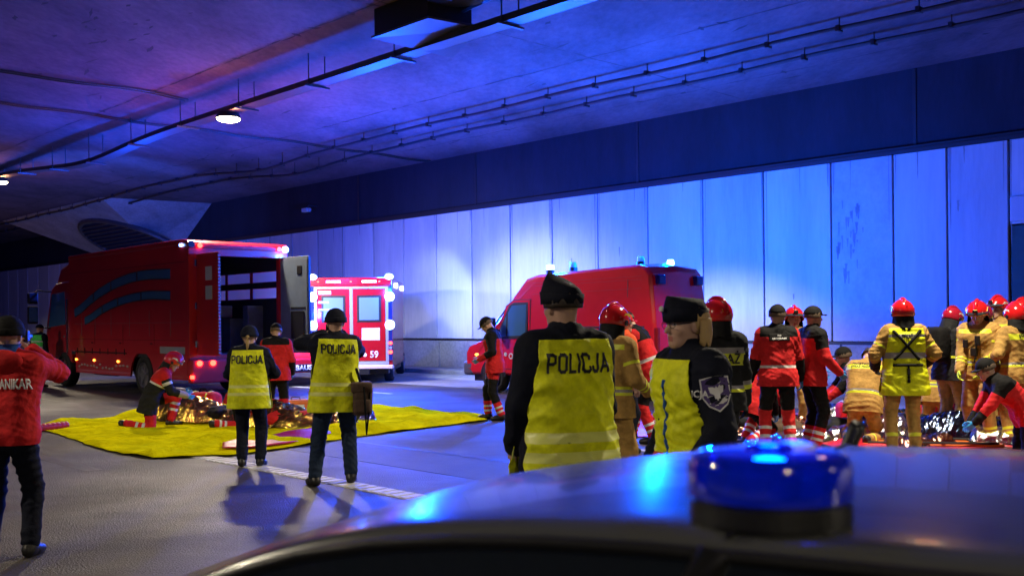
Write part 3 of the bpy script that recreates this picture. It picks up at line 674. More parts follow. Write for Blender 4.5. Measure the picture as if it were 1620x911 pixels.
# doorway at the right-hand end, then panels again
s = edges[-1]
b = B(); box(b, s+.03, s+1.3, QW-.02, QW+.118, 1.11, 3.55, .01); fin('service_door', b, mat('green door paint', (.01, .06, .045), .5, bump=.1, var=.3), wall)
b = B(); box(b, s+.03, s+1.3, QW-.05, QW+.118, 3.58, 5.34, .01); fin('wall_panel', b, M_PANEL, wall)
b = B(); box(b, s+.05, s+.75, QW-.14, QW-.04, 3.62, 4.15, .02); fin('sign_box', b, mat('grey enamel', (.42, .42, .44), .5), wall)
s += 1.33
for k in range(14): b = B(); box(b, s+.02, s+PW-.02, QW-.05, QW+.118, 1.11, 5.34, .012); fin('wall_panel', b, M_PANEL, wall); s += PW
M_STAIN = mat('water stain', (.27, .265, .26), .9, var=.3)
b = B()
def streak(s, z1, L, W, yq=QW-.053, top=True):
    n = 9; pts = [(s-W*(.5-.35*k/n)*random.uniform(.6, 1.1), z1-L*k/n) for k in range(n)]+[(s, z1-L)]+[(s+W*(.5-.35*k/n)*random.uniform(.6, 1.1), z1-L*k/n) for k in range(n-1, -1, -1)]
    try: b.faces.new([b.verts.new((x, yq, z)) for x, z in pts])
    except ValueError: pass
for a_ in edges[30:]:
    for _ in range(2):
        streak(a_+random.choice((-1, 1))*random.uniform(.04, .10), 5.33, random.uniform(.3, 2.6), random.uniform(.02, .07))
    if random.random() < .6: streak(a_+random.uniform(.3, 1.4), 5.33, random.uniform(.2, .9), random.uniform(.02, .06))
    if random.random() < .5: streak(a_+random.uniform(.2, 1.5), random.uniform(1.5, 4.5), random.uniform(.06, .3), random.uniform(.03, .08))
for k in range(26): streak(-.53*QW+.15+random.uniform(0, .55), random.uniform(2.6, 4.6), random.uniform(.06, .4), random.uniform(.03, .10))
fin('water_stains', b, M_STAIN, wall)
# near-side wall and its light strip (behind the photographer)
b = B(); box(b, -220, 90, -16.3, -16, 0, HC+.2); o = fin('opposite_wall', b, M_PLINTH); o.rotation_euler = (0, 0, TA); tag(o, 'plain concrete tunnel wall on the near side of the carriageway', 'wall')
b = B(); box(b, -221, -220, -16, QW, 0, HC); o = fin('tunnel_end', b, M_BAND); o.rotation_euler = (0, 0, TA); tag(o, 'dark far end of the tunnel', 'wall')
# flared haunch with a louvred fan opening
hn = frame_obj('fan_niche', 'flared pale concrete haunch with a curved louvred fan opening behind the red truck roof', 'ventilation niche')
b = B(); V = [(-57.5, QW+.1, HC-.01), (-42.5, QW+.1, HC-.01), (-45.5, QW+.1, 5.5), (-55, QW+.1, 5.5), (-56.5, QW-4.6, HC-.01), (-43.5, QW-4.6, HC-.01), (-46.5, QW-1.0, 5.6), (-54, QW-1.0, 5.6)]
vs = [b.verts.new(v) for v in V]
for f in ((0, 4, 7, 3), (1, 2, 6, 5), (4, 5, 6, 7), (2, 3, 7, 6)): b.faces.new([vs[i] for i in f])
fin('haunch', b, M_PLINTH, hn)
b = B()
for k in range(9):
    t = .38+.6*k/8; q = QW-4.6+3.6*t; z = HC-(HC-5.6)*t; hw = 3.3*math.sqrt(max(.05, 1-((1-t)/.66)**2)); box(b, -48-hw, -48+hw, q-.16, q-.02, z-.10, z-.07)
fin('louvre', b, M_DARK, hn)
b = B(); vs = [b.verts.new((-48+3.5*math.cos(R(a)), QW-4.6+3.6*(1-.66*math.sin(R(a)))-.03, HC-(HC-5.6)*(1-.66*math.sin(R(a)))-.03)) for a in range(0, 181, 10)]; b.faces.new(vs); fin('opening', b, mat('dark recess', (.02, .02, .03), .9), hn)
b = B()
tube(b, [(-48+3.5*math.cos(R(a)), QW-4.6+3.6*(1-.66*math.sin(R(a)))-.05, HC-(HC-5.6)*(1-.66*math.sin(R(a)))-.05) for a in range(0, 181, 10)], .12, 8); fin('arch_rim', b, M_STEEL, hn)
# cable tray with lamps
tray = frame_obj('cable_tray', 'steel cable tray hung under the ceiling and carrying the tunnel lamps', 'cable tray')
b = B(); n = 150; ZT = 6.62
def zt(s): return ZT+dip(s)
ss = [-70+78*k/n for k in range(n+1)]
for a, c in zip(ss, ss[1:]):
    za, zc = zt(a), zt(c)
    for (q0, q1, z0, z1) in ((11.42, 11.78, 0, .012), (11.42, 11.435, 0, .11), (11.765, 11.78, 0, .11)):
        v = [b.verts.new(p) for p in ((a, q0, za+z0), (c, q0, zc+z0), (c, q1, zc+z0), (a, q1, za+z0), (a, q0, za+z1), (c, q0, zc+z1), (c, q1, zc+z1), (a, q1, za+z1))]
        for f in ((0, 3, 2, 1), (4, 5, 6, 7), (0, 1, 5, 4), (1, 2, 6, 5), (2, 3, 7, 6), (3, 0, 4, 7)): b.faces.new([v[i] for i in f])
fin('channel', b, M_STEEL, tray)
for k in range(26):
    b = B(); s = -67+2.9*k
    for q in (11.40, 11.80): cyl(b, (s, q, zt(s)-.02), (s, q, HC), .014, seg=6)
    box(b, s-.03, s+.03, 11.3, 11.9, zt(s)-.05, zt(s)-.012)
    fin('hanger', b, M_STEEL, tray)
b = B()
for dq in (11.5, 11.6, 11.69): tube(b, [(s, dq+.02*math.sin(s*2+dq*9), zt(s)+.05) for s in ss], .028, 6)
fin('tray_cables', b, M_CABLE, tray)
for q, z0, lab in ((17.3, HC-.22, 'farther'), (18.7, HC-.21, 'nearer the wall')):
    cb = frame_obj('ceiling_cable', 'thick black cable clipped under the ceiling, '+('the one farther from the panelled wall' if q < 18 else 'the one nearer the panelled wall'), 'cable'); cb['group'] = 'ceiling cables'
    b = B(); pts = [(s, q, z0+min(.14, dip(s))+.02*math.sin(s*1.1)) for s in np.linspace(-90, 12, 220)]; tube(b, pts, .042, 8); tube(b, [(p[0], p[1]+.05, p[2]+.03) for p in pts], .026, 6); fin('conductor', b, M_CABLE, cb)
    for k in range(62):
        b = B(); s = -84+1.5*k; z = z0+min(.14, dip(s)); box(b, s-.035, s+.035, q-.06, q+.10, z-.05, z+.06); box(b, s-.008, s+.008, q+.02, q+.04, z+.05, HC); fin('clamp', b, M_DARK, cb)
for i, s in enumerate((-23.3, -26.6)):
    o = frame_obj('cross_cable', 'thin cable pair crossing the ceiling towards the panelled wall, '+('ending at the lit lamp' if i == 0 else 'passing behind the lit lamp'), 'cable')
    b = B()
    for d in (0, .18): tube(b, [(s+d+(.06 if i else .16)*math.sin(q*.8+i), q, HC-.05+.02*math.sin(q*2)) for q in np.linspace(-2, 21.9 if i else 11.4, 60)], .022, 6)
    fin('conductor', b, M_CABLE, o)
WREFL0 = mat('unlit lamp lens', (.5, .5, .48), .3)
M_LENS = mat('lamp lens', (.9, .9, .8), .3, emit=(1, .86, .50), estr=38)
LAMPS = [(-21.45, 11.6), (-37.9, 11.6), (-54.4, 11.6), (-4.95, 11.6), (11.5, 11.6), (-9.5, -3.8), (7.0, -3.8), (-26, -3.8)]
for i, (s, q) in enumerate(LAMPS):
    L = frame_obj('tunnel_lamp', ['round lit tunnel lamp on the cable tray above the red truck', 'small lit tunnel lamp at the left edge far along the tray', 'farthest lit tunnel lamp along the tray', 'tunnel lamp on the tray above the rescuers', 'tunnel lamp on the tray right of the camera', 'tunnel lamp over the near lane left of the picture', 'tunnel lamp over the near lane behind the camera', 'tunnel lamp over the near lane beside the truck'][i], 'lamp'); L['group'] = 'tunnel lamps'
    z = zt(s)-.10; L.location = T(s, q, z)
    b = B(); cyl(b, (0, 0, -.02), (0, 0, .10), .30, .24, 32); box(b, -.05, .05, -.2, .2, .10, .13); fin('housing', b, M_DARK, L)
    b = B(); ball(b, (0, 0, -.03), .27, (1, 1, .28), 28); fin('lens', b, M_LENS if i != 3 else mat('dim lamp lens', (.9, .9, .8), .3, emit=(1, .86, .5), estr=6), L, True)
    lamp('lamp_light', 'SPOT', (0, 0, -.14), (3000, 2200, 1400, 3000, 6400, 1900, 1300, 2000)[i], (1, .87, .64), .22, L, 150 if i != 3 else 134, .15)
    lamp('lamp_spill', 'POINT', (0, 0, -.16), 110 if i < 3 else 12, (1, .28, .08), .15, L)
# junction box and duct under the ceiling
jb = frame_obj('ceiling_duct', 'black steel air duct box with a sloping plate, beside the cable tray', 'air duct')
px = at(672, 52, 0); d = ray(672, 55); t = (6.75-EYE)/d.z; c0 = d*t; s0 = c0.dot(E); q0 = c0.dot(N)
b = B(); box(b, s0-.75, s0+.75, q0-.55, q0+.45, 6.75, HC+.01, .01); fin('box', b, M_DARK, jb)
b = B(); v = [b.verts.new(p) for p in ((s0-.8, q0-.58, 6.74), (s0+.8, q0-.58, 6.74), (s0+1.0, q0+.5, 6.74), (s0-.3, q0+.9, 6.55), (s0-.8, q0-.58, 6.78), (s0+.8, q0-.58, 6.78), (s0+1.0, q0+.5, 6.78), (s0-.3, q0+.9, 6.6))]
for f in ((0, 3, 2, 1), (4, 5, 6, 7), (0, 1, 5, 4), (1, 2, 6, 5), (2, 3, 7, 6), (3, 0, 4, 7)): b.faces.new([v[i] for i in f])
fin('deflector_plate', b, M_STEEL, jb)
b = B(); cyl(b, (s0+1.3, q0-.4, HC-.25), (s0+1.3, q0-.4, HC+.01), .5, .62, 24); tube(b, [(s0+.4, q0+.2, HC-.2), (s0+1.2, q0+.3, HC-.1), (s0+1.9, q0+.1, HC-.15)], .08, 8); fin('outlet', b, M_DARK, jb)
cv = frame_obj('wall_camera', 'small grey camera on a bracket on the dark band above the wall panels', 'camera')
b = B(); tube(b, [(0, .3, .1), (0, -.25, .1), (0, -.3, 0)], .03, 8); fin('bracket', b, M_STEEL, cv)
b = B(); box(b, -.28, .12, -.42, -.22, -.16, 0, .03); cyl(b, (.12, -.32, -.08), (.2, -.32, -.08), .06, seg=14); fin('housing', b, mat('pale enamel', (.4, .4, .4), .4), cv)
dd = ray(497, 330); t = (QW)/dd.dot(N); P = dd*t+Vector((0, 0, EYE)); cv.location = P
# ------------------------------------------------------------------ vehicle materials
VRED = mat('red vehicle paint', (.80, .014, .03), .22, coat=.7, var=.05, vscale=1.5); VRED2 = mat('truck red paint', (.50, .016, .026), .28, coat=.6, var=.08, vscale=1.2)
GLASSD = mat('dark vehicle glass', (.01, .014, .02), .04, coat=.5, spec=.8); GLASSB = mat('blue tinted film glass', (.06, .17, .36), .12, coat=.5, spec=.8)
CHR = mat('chrome', (.6, .6, .62), .12, 1); TYRE = mat('tyre rubber', (.012, .012, .012), .75, bump=.4, bscale=40); RIM = mat('silver rim', (.45, .45, .47), .3, .9)
WREFL = mat('pale reflective strip', (.26, .28, .32), .35, bump=.1); GREYP = mat('pale grey lining', (.14, .18, .24), .45, var=.15); BLKP = mat('black trim', (.01, .01, .011), .45, bump=.1)
INT = mat('dark interior', (.03, .035, .05), .5, var=.2)
E_BLUE = mat('lit blue strobe', (.2, .4, 1), .2, emit=(.2, .4, 1), estr=14); E_WBL = mat('lit blue-white strobe', (.5, .7, 1), .2, emit=(.42, .60, 1), estr=6.5)
E_RED = mat('lit red lamp', (.6, .02, .02), .25, emit=(1, .03, .015), estr=14); E_ORG = mat('lit amber marker', (.7, .25, .03), .25, emit=(1, .30, .03), estr=9)
L_RED = mat('red lens', (.35, .01, .01), .2, coat=.5); L_BLU = mat('blue lens', (.01, .02, .25), .12, coat=.6)
def vehicle(name, label, cat, loc, ang): o = thing(name, label, cat, loc, ang); return o
# ------------------------------------------------------------------ truck
tk = vehicle('box_truck', 'big red rescue truck with two arched blue windows and open pale rear doors', 'truck', T(-20.7, 11.45, 0), R(44.2))
W2 = 1.25; ZB = .98; ZR = 3.50; LB = 7.0
b = B(); box(b, -W2, -W2+.06, .02, LB, ZB, ZR-.06, .015); fin('left_side_wall', b, VRED2, tk)
b = B(); box(b, W2-.06, W2, .02, LB, ZB, 2.28, .008); box(b, W2-.06, W2, .02, LB, 2.52, 2.68, .008); box(b, W2-.06, W2, .02, LB, 2.92, ZR-.06, .008)
for y in (.3, 1.55, 2.8, 4.05, 5.4): box(b, W2-.061, W2+.001, y, y+.12, 2.2, 3.0)
box(b, W2-.059, W2-.001, 5.5, LB-.01, 2.2, 3.0); fin('right_side_wall', b, VRED2, tk)
b = B(); box(b, W2-.045, W2-.02, .3, 5.5, 2.27, 2.53); box(b, W2-.045, W2-.02, .3, 5.5, 2.67, 2.93)
fin('right_windows', b, mat('frosted pane', (.8, .85, .95), .35, trans=.9), tk)
b = B(); prism(b, [(0, ZR-.14), (0, ZR-.03), (.06, ZR+.03), (.3, ZR+.06), (LB, ZR+.04), (LB, ZR-.06), (.1, ZR-.06), (.1, ZR-.14)], -W2-.01, W2+.01, .012); fin('roof', b, VRED2, tk)
b = B(); box(b, -W2+.02, W2-.02, -.03, .0, ZR-.12, ZR-.05, .01); fin('roof_edge_moulding', b, VRED, tk)
b = B(); box(b, -W2+.05, W2-.05, .1, LB-.05, ZB-.08, ZB+.02); fin('floor', b, INT, tk)
b = B(); box(b, -W2+.06, W2-.06, LB-.08, LB-.002, ZB+.02, ZR-.07); fin('front_bulkhead', b, INT, tk)
b = B()      # rear frame round the opening
box(b, -W2+.001, -1.02, .0, .14, ZB-.1, ZR-.141, .01); box(b, 1.02, W2-.001, 0, .14, ZB-.1, ZR-.141, .01); box(b, -1.02, 1.02, .01, .14, 3.2, ZR-.142, .005); box(b, -1.02, 1.02, 0, .14, ZB-.12, ZB-.0, .005)
fin('rear_frame', b, VRED2, tk)
b = B()
for (x0, x1, y0, y1, z0, z1) in ((-W2+.07, -.55, .5, 5.5, 1.0, 1.55), (-W2+.07, -.7, 1.2, 5.8, 2.35, 2.4), (-W2+.07, -.7, 1.2, 5.8, 1.9, 1.94), (W2-.65, W2-.08, 1.6, 5.6, 1.0, 1.8), (W2-.5, W2-.08, 1.0, 1.25, 1.0, 2.1), (-.4, .3, 5.9, 6.6, 1.0, 2.2)): box(b, x0, x1, y0, y1, z0, z1, .02)
fin('shelving', b, mat('cabinet blue-grey', (.12, .14, .2), .4, var=.3), tk)
b = B(); box(b, .5, .95, 2.1, 2.5, 1.82, 2.12, .03); box(b, -.3, .1, 5.95, 6.2, 2.25, 2.5, .03); box(b, .65, 1.1, 3.2, 3.8, 1.82, 2.0, .03); fin('equipment', b, mat('beige case', (.3, .27, .22), .5), tk)
def rear_door(name, hx, sgn, ang, mouter, minner):
    # hinged at (hx, 0); closed it would run towards -sgn
    M = Matrix.Translation((hx, -.02, 0)) @ Matrix.Rotation(ang, 4, 'Z')
    b = B(); box(b, 0, 1.0, -.025, .025, ZB+.0, 3.22, .012); bmesh.ops.transform(b, matrix=M, verts=b.verts)
    o = fin(name, b, mouter, tk)
    b = B(); s2 = 1 if sgn > 0 else -1; box(b, .04, .96, s2*.026 if s2 > 0 else -.034, .034 if s2 > 0 else -.026, ZB+.06, 3.16, .003); bmesh.ops.transform(b, matrix=M, verts=b.verts); fin('door_lining', b, minner, o)
    return o, M
o, M = rear_door('rear_door', -1.06, 1, R(-90), VRED2, GREYP)
b = B()
for z0 in (2.62, 2.20): box(b, .44, .74, -.034, -.028, z0, z0+.30, .003)
bmesh.ops.transform(b, matrix=M, verts=b.verts); fin('door_window', b, mat('pale film pane', (.5, .6, .66), .3), o)  # panes in a pale grey-blue tone
b = B()
for k in range(30): box(b, .985, 1.012, -.03, .03, ZB+.05+k*.072, ZB+.05+k*.072+.035, .003)
bmesh.ops.transform(b, matrix=M, verts=b.verts); fin('edge_seal', b, WREFL, o)
o, M = rear_door('rear_door', 1.06, -1, R(-82), GREYP, GREYP)
for nm, a_ in (('door_vent', (.62, .78, -.045, -.034, 2.8, 3.0, .01)), ('door_pocket', (.40, .86, -.05, -.034, 1.3, 1.95, .02)), ('grab_bar', (.38, .9, -.04, -.034, 2.0, 2.04))):
    b = B(); box(b, *a_); bmesh.ops.transform(b, matrix=M, verts=b.verts); fin(nm, b, BLKP, o)
b = B(); box(b, .985, 1.012, -.03, .03, ZB+.02, 3.2, .004); bmesh.ops.transform(b, matrix=M, verts=b.verts); fin('edge_seal', b, BLKP, o)
b = B(); box(b, W2-.066, W2-.0615, .15, LB-.1, ZB+.03, 2.27); box(b, W2-.066, W2-.0615, .15, LB-.1, 2.53, 2.67); box(b, W2-.066, W2-.0615, .15, LB-.1, 2.93, ZR-.08); box(b, -W2+.0615, -W2+.066, .15, LB-.1, ZB+.03, ZR-.08); fin('inner_lining', b, INT, tk)
# arched windows
def arch(pts, wdt):
    b = B(); n = 26; P = []
    ys = [p[0] for p in pts]; zs = [p[1] for p in pts]
    for k in range(n+1):
        y = ys[0]+(ys[-1]-ys[0])*k/n; P.append((y, float(np.interp(y, ys, zs))))
    Q = [(P[i][0], sum(P[max(0, min(n, i+d))][1] for d in range(-3, 4))/7) for i in range(n+1)]
    a = []; c = []
    for i, (y, z) in enumerate(Q):
        y0, z0 = Q[max(0, i-1)]; y1, z1 = Q[min(n, i+1)]; t = math.atan2(z1-z0, y1-y0); a.append((y+math.sin(t)*wdt/2, z-math.cos(t)*wdt/2)); c.append((y-math.sin(t)*wdt/2, z+math.cos(t)*wdt/2))
    return a, c
def arch_obj(pts, wdt):
    for nm, ww, x, mt in (('window_frame', wdt+.05, -W2-.004, BLKP), ('arched_window', wdt, -W2-.008, GLASSB)):
        a, c = arch(pts, ww); b = B(); va = [b.verts.new((x, *p)) for p in a]; vc = [b.verts.new((x, *p)) for p in c]; vd = [b.verts.new((x+.02, *p)) for p in a]; ve = [b.verts.new((x+.02, *p)) for p in c]
        for i in range(len(a)-1):
            b.faces.new((va[i], va[i+1], vc[i+1], vc[i])); b.faces.new((va[i], vd[i], vd[i+1], va[i+1])); b.faces.new((vc[i], vc[i+1], ve[i+1], ve[i]))
        b.faces.new((va[0], vc[0], ve[0], vd[0])); b.faces.new((va[-1], vd[-1], ve[-1], vc[-1]))
        fin(nm, b, mt, tk)
    a, c = arch(pts, wdt); b = B()
    for i in (8, 15, 20): 
        y = (a[i][0]+c[i][0])/2; z = (a[i][1]+c[i][1])/2; box(b, -W2-.012, -W2-.002, y-.03, y+.03, z-wdt/2, z+wdt/2)
    fin('window_bar', b, BLKP, tk)
arch_obj([(.9, 2.80), (1.6, 2.84), (2.4, 2.85), (3.4, 2.78), (4.4, 2.62), (5.3, 2.40), (6.2, 2.10), (6.6, 1.92)], .20)
arch_obj([(.9, 2.31), (1.6, 2.36), (2.4, 2.36), (3.4, 2.29), (4.4, 2.15), (5.3, 1.93), (5.9, 1.72)], .17)
b = B(); box(b, -W2-.006, -W2, .35, 6.6, 1.705, 1.715)
for y in (.9, 2.0, 3.1, 4.2, 5.2, 6.1): box(b, -W2-.007, -W2, y, y+.02, 1.40, 2.0)
fin('panel_seams', b, mat('seam silver', (.30, .16, .17), .3, .3), tk)
b = B()   # skirt with an arch for the rear wheel
prof = [(.25, ZB), (.25, .45), (1.5, .45)]+[(2.45+.62*math.cos(t), .52+.62*math.sin(t)) for t in [R(200-220*k/14) for k in range(15)]]
prof = [(.10, ZB), (.10, .42), (1.80, .42)]+[(2.45-.64*math.cos(R(k*180/12)), .46+.56*math.sin(R(k*180/12))) for k in range(13)]+[(3.10, .42), (6.55, .42), (6.55, ZB)]
prof = [p for p in prof if p[1] <= ZB+.04]; prism(b, prof, -W2+.002, -W2+.05, .0)
prism(b, prof, W2-.05, W2-.002, .0)
fin('side_skirt', b, VRED2, tk)
b = B(); box(b, -W2-.012, -W2+.002, 3.3, 6.6, ZB-.02, ZB+.01); 
for k in range(7): box(b, -W2-.012, -W2, 3.4+k*.5, 3.43+k*.5, .93, 1.08)
fin('skirt_rail', b, BLKP, tk)
b = B(); box(b, -W2-.01, -W2, .2, 1.45, 1.0, 1.16, .003); fin('reflective_plate', b, mat('grey plate', (.3, .32, .36), .4), tk)
for k in range(16): b = B(); ball(b, (-W2-.008, 3.3+k*.2+random.uniform(-.05, .05), .62+random.uniform(-.05, .05)), .03, (.3, 2.5, 1), 8); fin('scuff', b, mat('scuffed paint', (.45, .35, .33), .5), tk)
b = B(); box(b, -W2+.0, W2-.0, -.12, .1, .36, ZB-.1, .04, seg=3); fin('rear_bumper', b, VRED2, tk)
b = B(); box(b, -.85, .85, .3, LB+1.6, .5, .86, .02); box(b, -1.1, 1.1, 2.3, 2.6, .38, .6); cyl(b, (-.95, 4.6, .62), (-.95, 5.8, .62), .26, seg=18); fin('chassis', b, BLKP, tk)
for y in (2.45, 7.55):
    wheel(tk, -1.07, y, .47, .47, .3, TYRE, RIM, -1); wheel(tk, 1.07, y, .47, .47, .3, TYRE, RIM, 1)
for x in (-1.08, -.76, .76, 1.08):
    b = B(); cyl(b, (x, -.155, .80), (x, -.115, .80), .062, seg=16); fin('tail_light', b, E_RED if x < 0 else L_RED, tk)
b = B(); box(b, -W2-.02, -W2+.04, -.16, -.06, .46, .54, .01); fin('corner_reflector', b, E_RED, tk)
for x, mt in ((-1.0, E_RED), (1.0, E_RED)):
    b = B(); cyl(b, (x, -.06, ZR-.09), (x, -.03, ZR-.09), .055, seg=16); fin('marker_light', b, mt, tk)
b = B(); cyl(b, (1.16, -.08, ZR-.09), (1.16, -.02, ZR-.09), .075, seg=16); fin('blue_light', b, E_WBL, tk)
b = B(); cyl(b, (-1.2, -.05, ZR-.07), (-1.2, -.02, ZR-.07), .075, seg=16); fin('speaker', b, BLKP, tk)
b = B(); box(b, -W2-.04, -W2, .25, .37, ZR-.1, ZR-.04, .01); fin('blue_light', b, E_BLUE, tk)
for y in (.55, 3.75, 5.25, 6.45): b = B(); box(b, -W2-.02, -W2+.0, y, y+.09, .74, .79, .008); fin('side_marker', b, E_ORG, tk)
for z in (1.30, 3.05): b = B(); box(b, -W2-.005, -W2+.001, .2, 6.9, z, z+.012); fin('panel_line', b, mat('seam dark red', (.10, .004, .008), .5), tk)
for y in (1.75, 3.5, 5.25): b = B(); box(b, -W2-.0055, -W2+.001, y, y+.012, 1.18, 1.68); box(b, -W2-.012, -W2, y+.1, y+.22, 1.2, 1.24, .004); fin('locker_latch', b, mat('seam dark red', (.10, .004, .008), .5), tk)
for z in (1.15, 2.0, 2.95): b = B(); cyl(b, (-1.10, -.04, z), (-1.10, -.04, z+.14), .03, seg=10); fin('door_hinge', b, CHR, tk)
b = B(); box(b, .55, 1.0, -.135, -.122, .62, .74, .003); fin('number_plate', b, mat('plate white', (.6, .6, .6), .4), tk)
# cab
b = B(); prism(b, [(LB+.12, .55), (LB+1.95, .55), (LB+2.0, 1.2), (LB+1.92, 1.75), (LB+1.55, 2.70), (LB+1.2, 2.85), (LB+.12, 2.90)], -1.17, 1.17, .06, seg=3); cab = fin('cab', b, VRED2, tk)
for s in (-1, 1): b = B(); prism(b, [(LB+.45, 1.7), (LB+1.75, 1.62), (LB+1.45, 2.55), (LB+.5, 2.60)], s*1.165, s*1.182, .004); fin('side_window', b, GLASSB, cab)
b = B(); v = [b.verts.new(p) for p in ((-1.05, LB+1.99, 1.68), (1.05, LB+1.99, 1.68), (1.0, LB+1.63, 2.62), (-1.0, LB+1.63, 2.62))]; b.faces.new(v); r_ = bmesh.ops.extrude_face_region(b, geom=b.faces[:]); [setattr(g.co, 'y', g.co.y-.05) for g in r_['geom'] if isinstance(g, bmesh.types.BMVert)]; fin('windscreen', b, GLASSD, cab)
b = B(); prism(b, [(LB+.2, 2.85), (LB+1.3, 2.85), (LB+1.0, 3.25), (LB+.2, 3.42)], -1.1, 1.1, .05); fin('roof_deflector', b, VRED2, cab)
b = B(); tube(b, [(-1.15, LB+1.5, 2.62), (-1.45, LB+1.75, 2.66), (-1.55, LB+1.8, 2.6)], .02); tube(b, [(-1.15, LB+1.6, 1.6), (-1.5, LB+1.8, 1.62)], .02); box(b, -1.72, -1.45, LB+1.72, LB+1.86, 2.28, 2.6, .04); box(b, -1.72, -1.45, LB+1.72, LB+1.86, 1.72, 2.22, .04); fin('mirror', b, BLKP, cab)
b = B(); box(b, -1.705, -1.47, LB+1.708, LB+1.722, 1.78, 2.18, .01); fin('mirror_glass', b, GLASSB, cab)
b = B(); box(b, -1.19, -1.17, LB+.5, LB+.62, 1.35, 1.4, .01); box(b, -1.22, -1.16, LB+.25, LB+.3, .9, 2.4, .01); fin('door_handle', b, CHR, cab)
b = B(); box(b, -.9, .9, LB+.3, LB+.5, 3.43, 3.55, .03); fin('roof_light_bar', b, L_BLU, cab)
# ------------------------------------------------------------------ ambulance
pA = at(557, 606); pA = Vector((pA.x, pA.y, 0))
VREDA = mat('ambulance red paint', (.36, .004, .012), .25, coat=.5)
am = vehicle('ambulance', 'red box-bodied ambulance seen from behind with blazing blue corner lights and number 59', 'ambulance', pA, R(2.0))
b = B(); prism(b, [(0, .42), (0, 2.92), (4.0, 2.92), (4.0, .42)], -1.13, 1.13, .05, seg=3); fin('box_body', b, VREDA, am)
b = B(); prism(b, [(4.0, .45), (6.1, .5), (6.1, 1.05), (5.5, 1.3), (4.7, 2.1), (4.0, 2.2)], -.98, .98, .06); fin('cab', b, VREDA, am)
b = B(); box(b, -1.12, 1.12, -.03, .0, 2.70, 2.90, .01); hd = fin('roof_header', b, VREDA, am)
b = B()
for x0, x1 in ((-1.02, -.94), (-.045, .045), (.94, 1.02)): box(b, x0, x1, -.028, -.002, .52, 2.62, .006)
box(b, -1.02, 1.02, -.027, -.003, 2.60, 2.66, .006); box(b, -1.02, 1.02, -.027, -.003, .50, .60, .006); fin('white_frame', b, WREFL, am)
for s in (-1, 1):
    x0, x1 = (.05, .93) if s > 0 else (-.93, -.05)
    b = B(); box(b, x0, x1, -.022, -.001, .61, 2.59, .006); d = fin('rear_door', b, VREDA, am)
    cx = (x0+x1)/2; b = B(); box(b, cx-.33, cx+.33, -.034, -.021, 1.68, 2.42, .006, seg=3); fin('window_seal', b, BLKP, d)
    b = B(); box(b, cx-.27, cx+.27, -.040, -.033, 1.74, 2.36, .003); fin('window', b, mat('lit frosted pane', (.10, .16, .28), .3, emit=(.16, .34, 1), estr=.30), d)
b = B(); box(b, -.9, -.60, -.05, -.041, 2.2, 2.27); box(b, -.9, -.55, -.046, -.041, 2.0, 2.06); fin('window_strip', b, WREFL, am)
b = B(); box(b, .28, .78, -.03, -.023, 1.18, 1.52, .002); fin('notice', b, mat('printed sheet', (.55, .5, .55), .6), am)
b = B(); box(b, -.9, -.55, -.03, -.023, 2.45, 2.55, .002); fin('small_notice', b, mat('printed sheet', (.55, .5, .55), .6), am)
for s in (-1, 1):
    b = B(); box(b, s*1.075-.05, s*1.075+.05, -.035, -.002, .62, 2.68, .01); fin('corner_strip', b, mat('blue lens strip', (.01, .02, .16), .2, coat=.5), am)
    for z in (2.38, 1.60):
        b = B(); cyl(b, (s*1.06, -.09, z), (s*1.06, -.03, z), .125, .135, 20); fin('strobe', b, E_WBL, am)
    b = B(); cyl(b, (s*1.075, -.06, 1.1), (s*1.075, -.034, 1.1), .045, seg=14); cyl(b, (s*1.075, -.06, .85), (s*1.075, -.034, .85), .05, seg=14); fin('tail_light', b, E_RED, am)
    b = B(); cyl(b, (s*1.075, -.06, .97), (s*1.075, -.034, .97), .045, seg=14); fin('reversing_light', b, WREFL, am)
    b = B(); ball(b, (s*1.05, -.02, 2.93), .12, (1, .7, .7), 14); fin('roof_strobe', b, E_WBL, am)
for x in (-.48, .5): b = B(); box(b, x-.2, x+.2, -.05, -.03, 2.77, 2.83, .01); fin('header_light', b, mat('lit header', (.3, .5, 1), .2, emit=(.3, .5, 1), estr=6), am)
for x in (-.9, 0, .78): b = B(); box(b, x-.03, x+.03, -.05, -.03, 2.78, 2.82, .01); fin('red_marker', b, E_RED, am)
b = B(); box(b, -1.15, 1.15, -.22, .05, .40, .50, .02); fin('rear_step', b, mat('pale step', (.7, .55, .55), .4), am)
b = B(); box(b, -1.0, 1.0, .1, 5.6, .25, .42, .02); box(b, -.5, .5, -.2, -.12, .24, .4, .01); fin('underbody', b, BLKP, am)
text_plate('fleet_number', '59', .26, C['white'], am, basis(Vector((.62, -.024, .78)), Vector((1, 0, 0)), Vector((0, 0, 1)), Vector((0, -1, 0))), .02, .9)
b = B(); cyl(b, (.36, -.03, .78), (.36, -.023, .78), .055, seg=16); fin('emblem', b, C['white'], am)
for y in (.9, 4.9):
    wheel(am, -.95, y, .36, .36, .25, TYRE, RIM, -1); wheel(am, .95, y, .36, .36, .25, TYRE, RIM, 1)
lamp('strobe_glow', 'POINT', (1.0, -.5, 2.5), 120, (.02, .14, 1), .12, am); lamp('strobe_glow', 'POINT', (-1.0, -.5, 1.9), 110, (.01, .10, 1), .12, am)
lamp('roof_strobe_glow', 'POINT', (.8, .3, 3.25), 3600, (.0, .062, 1), .12, am)
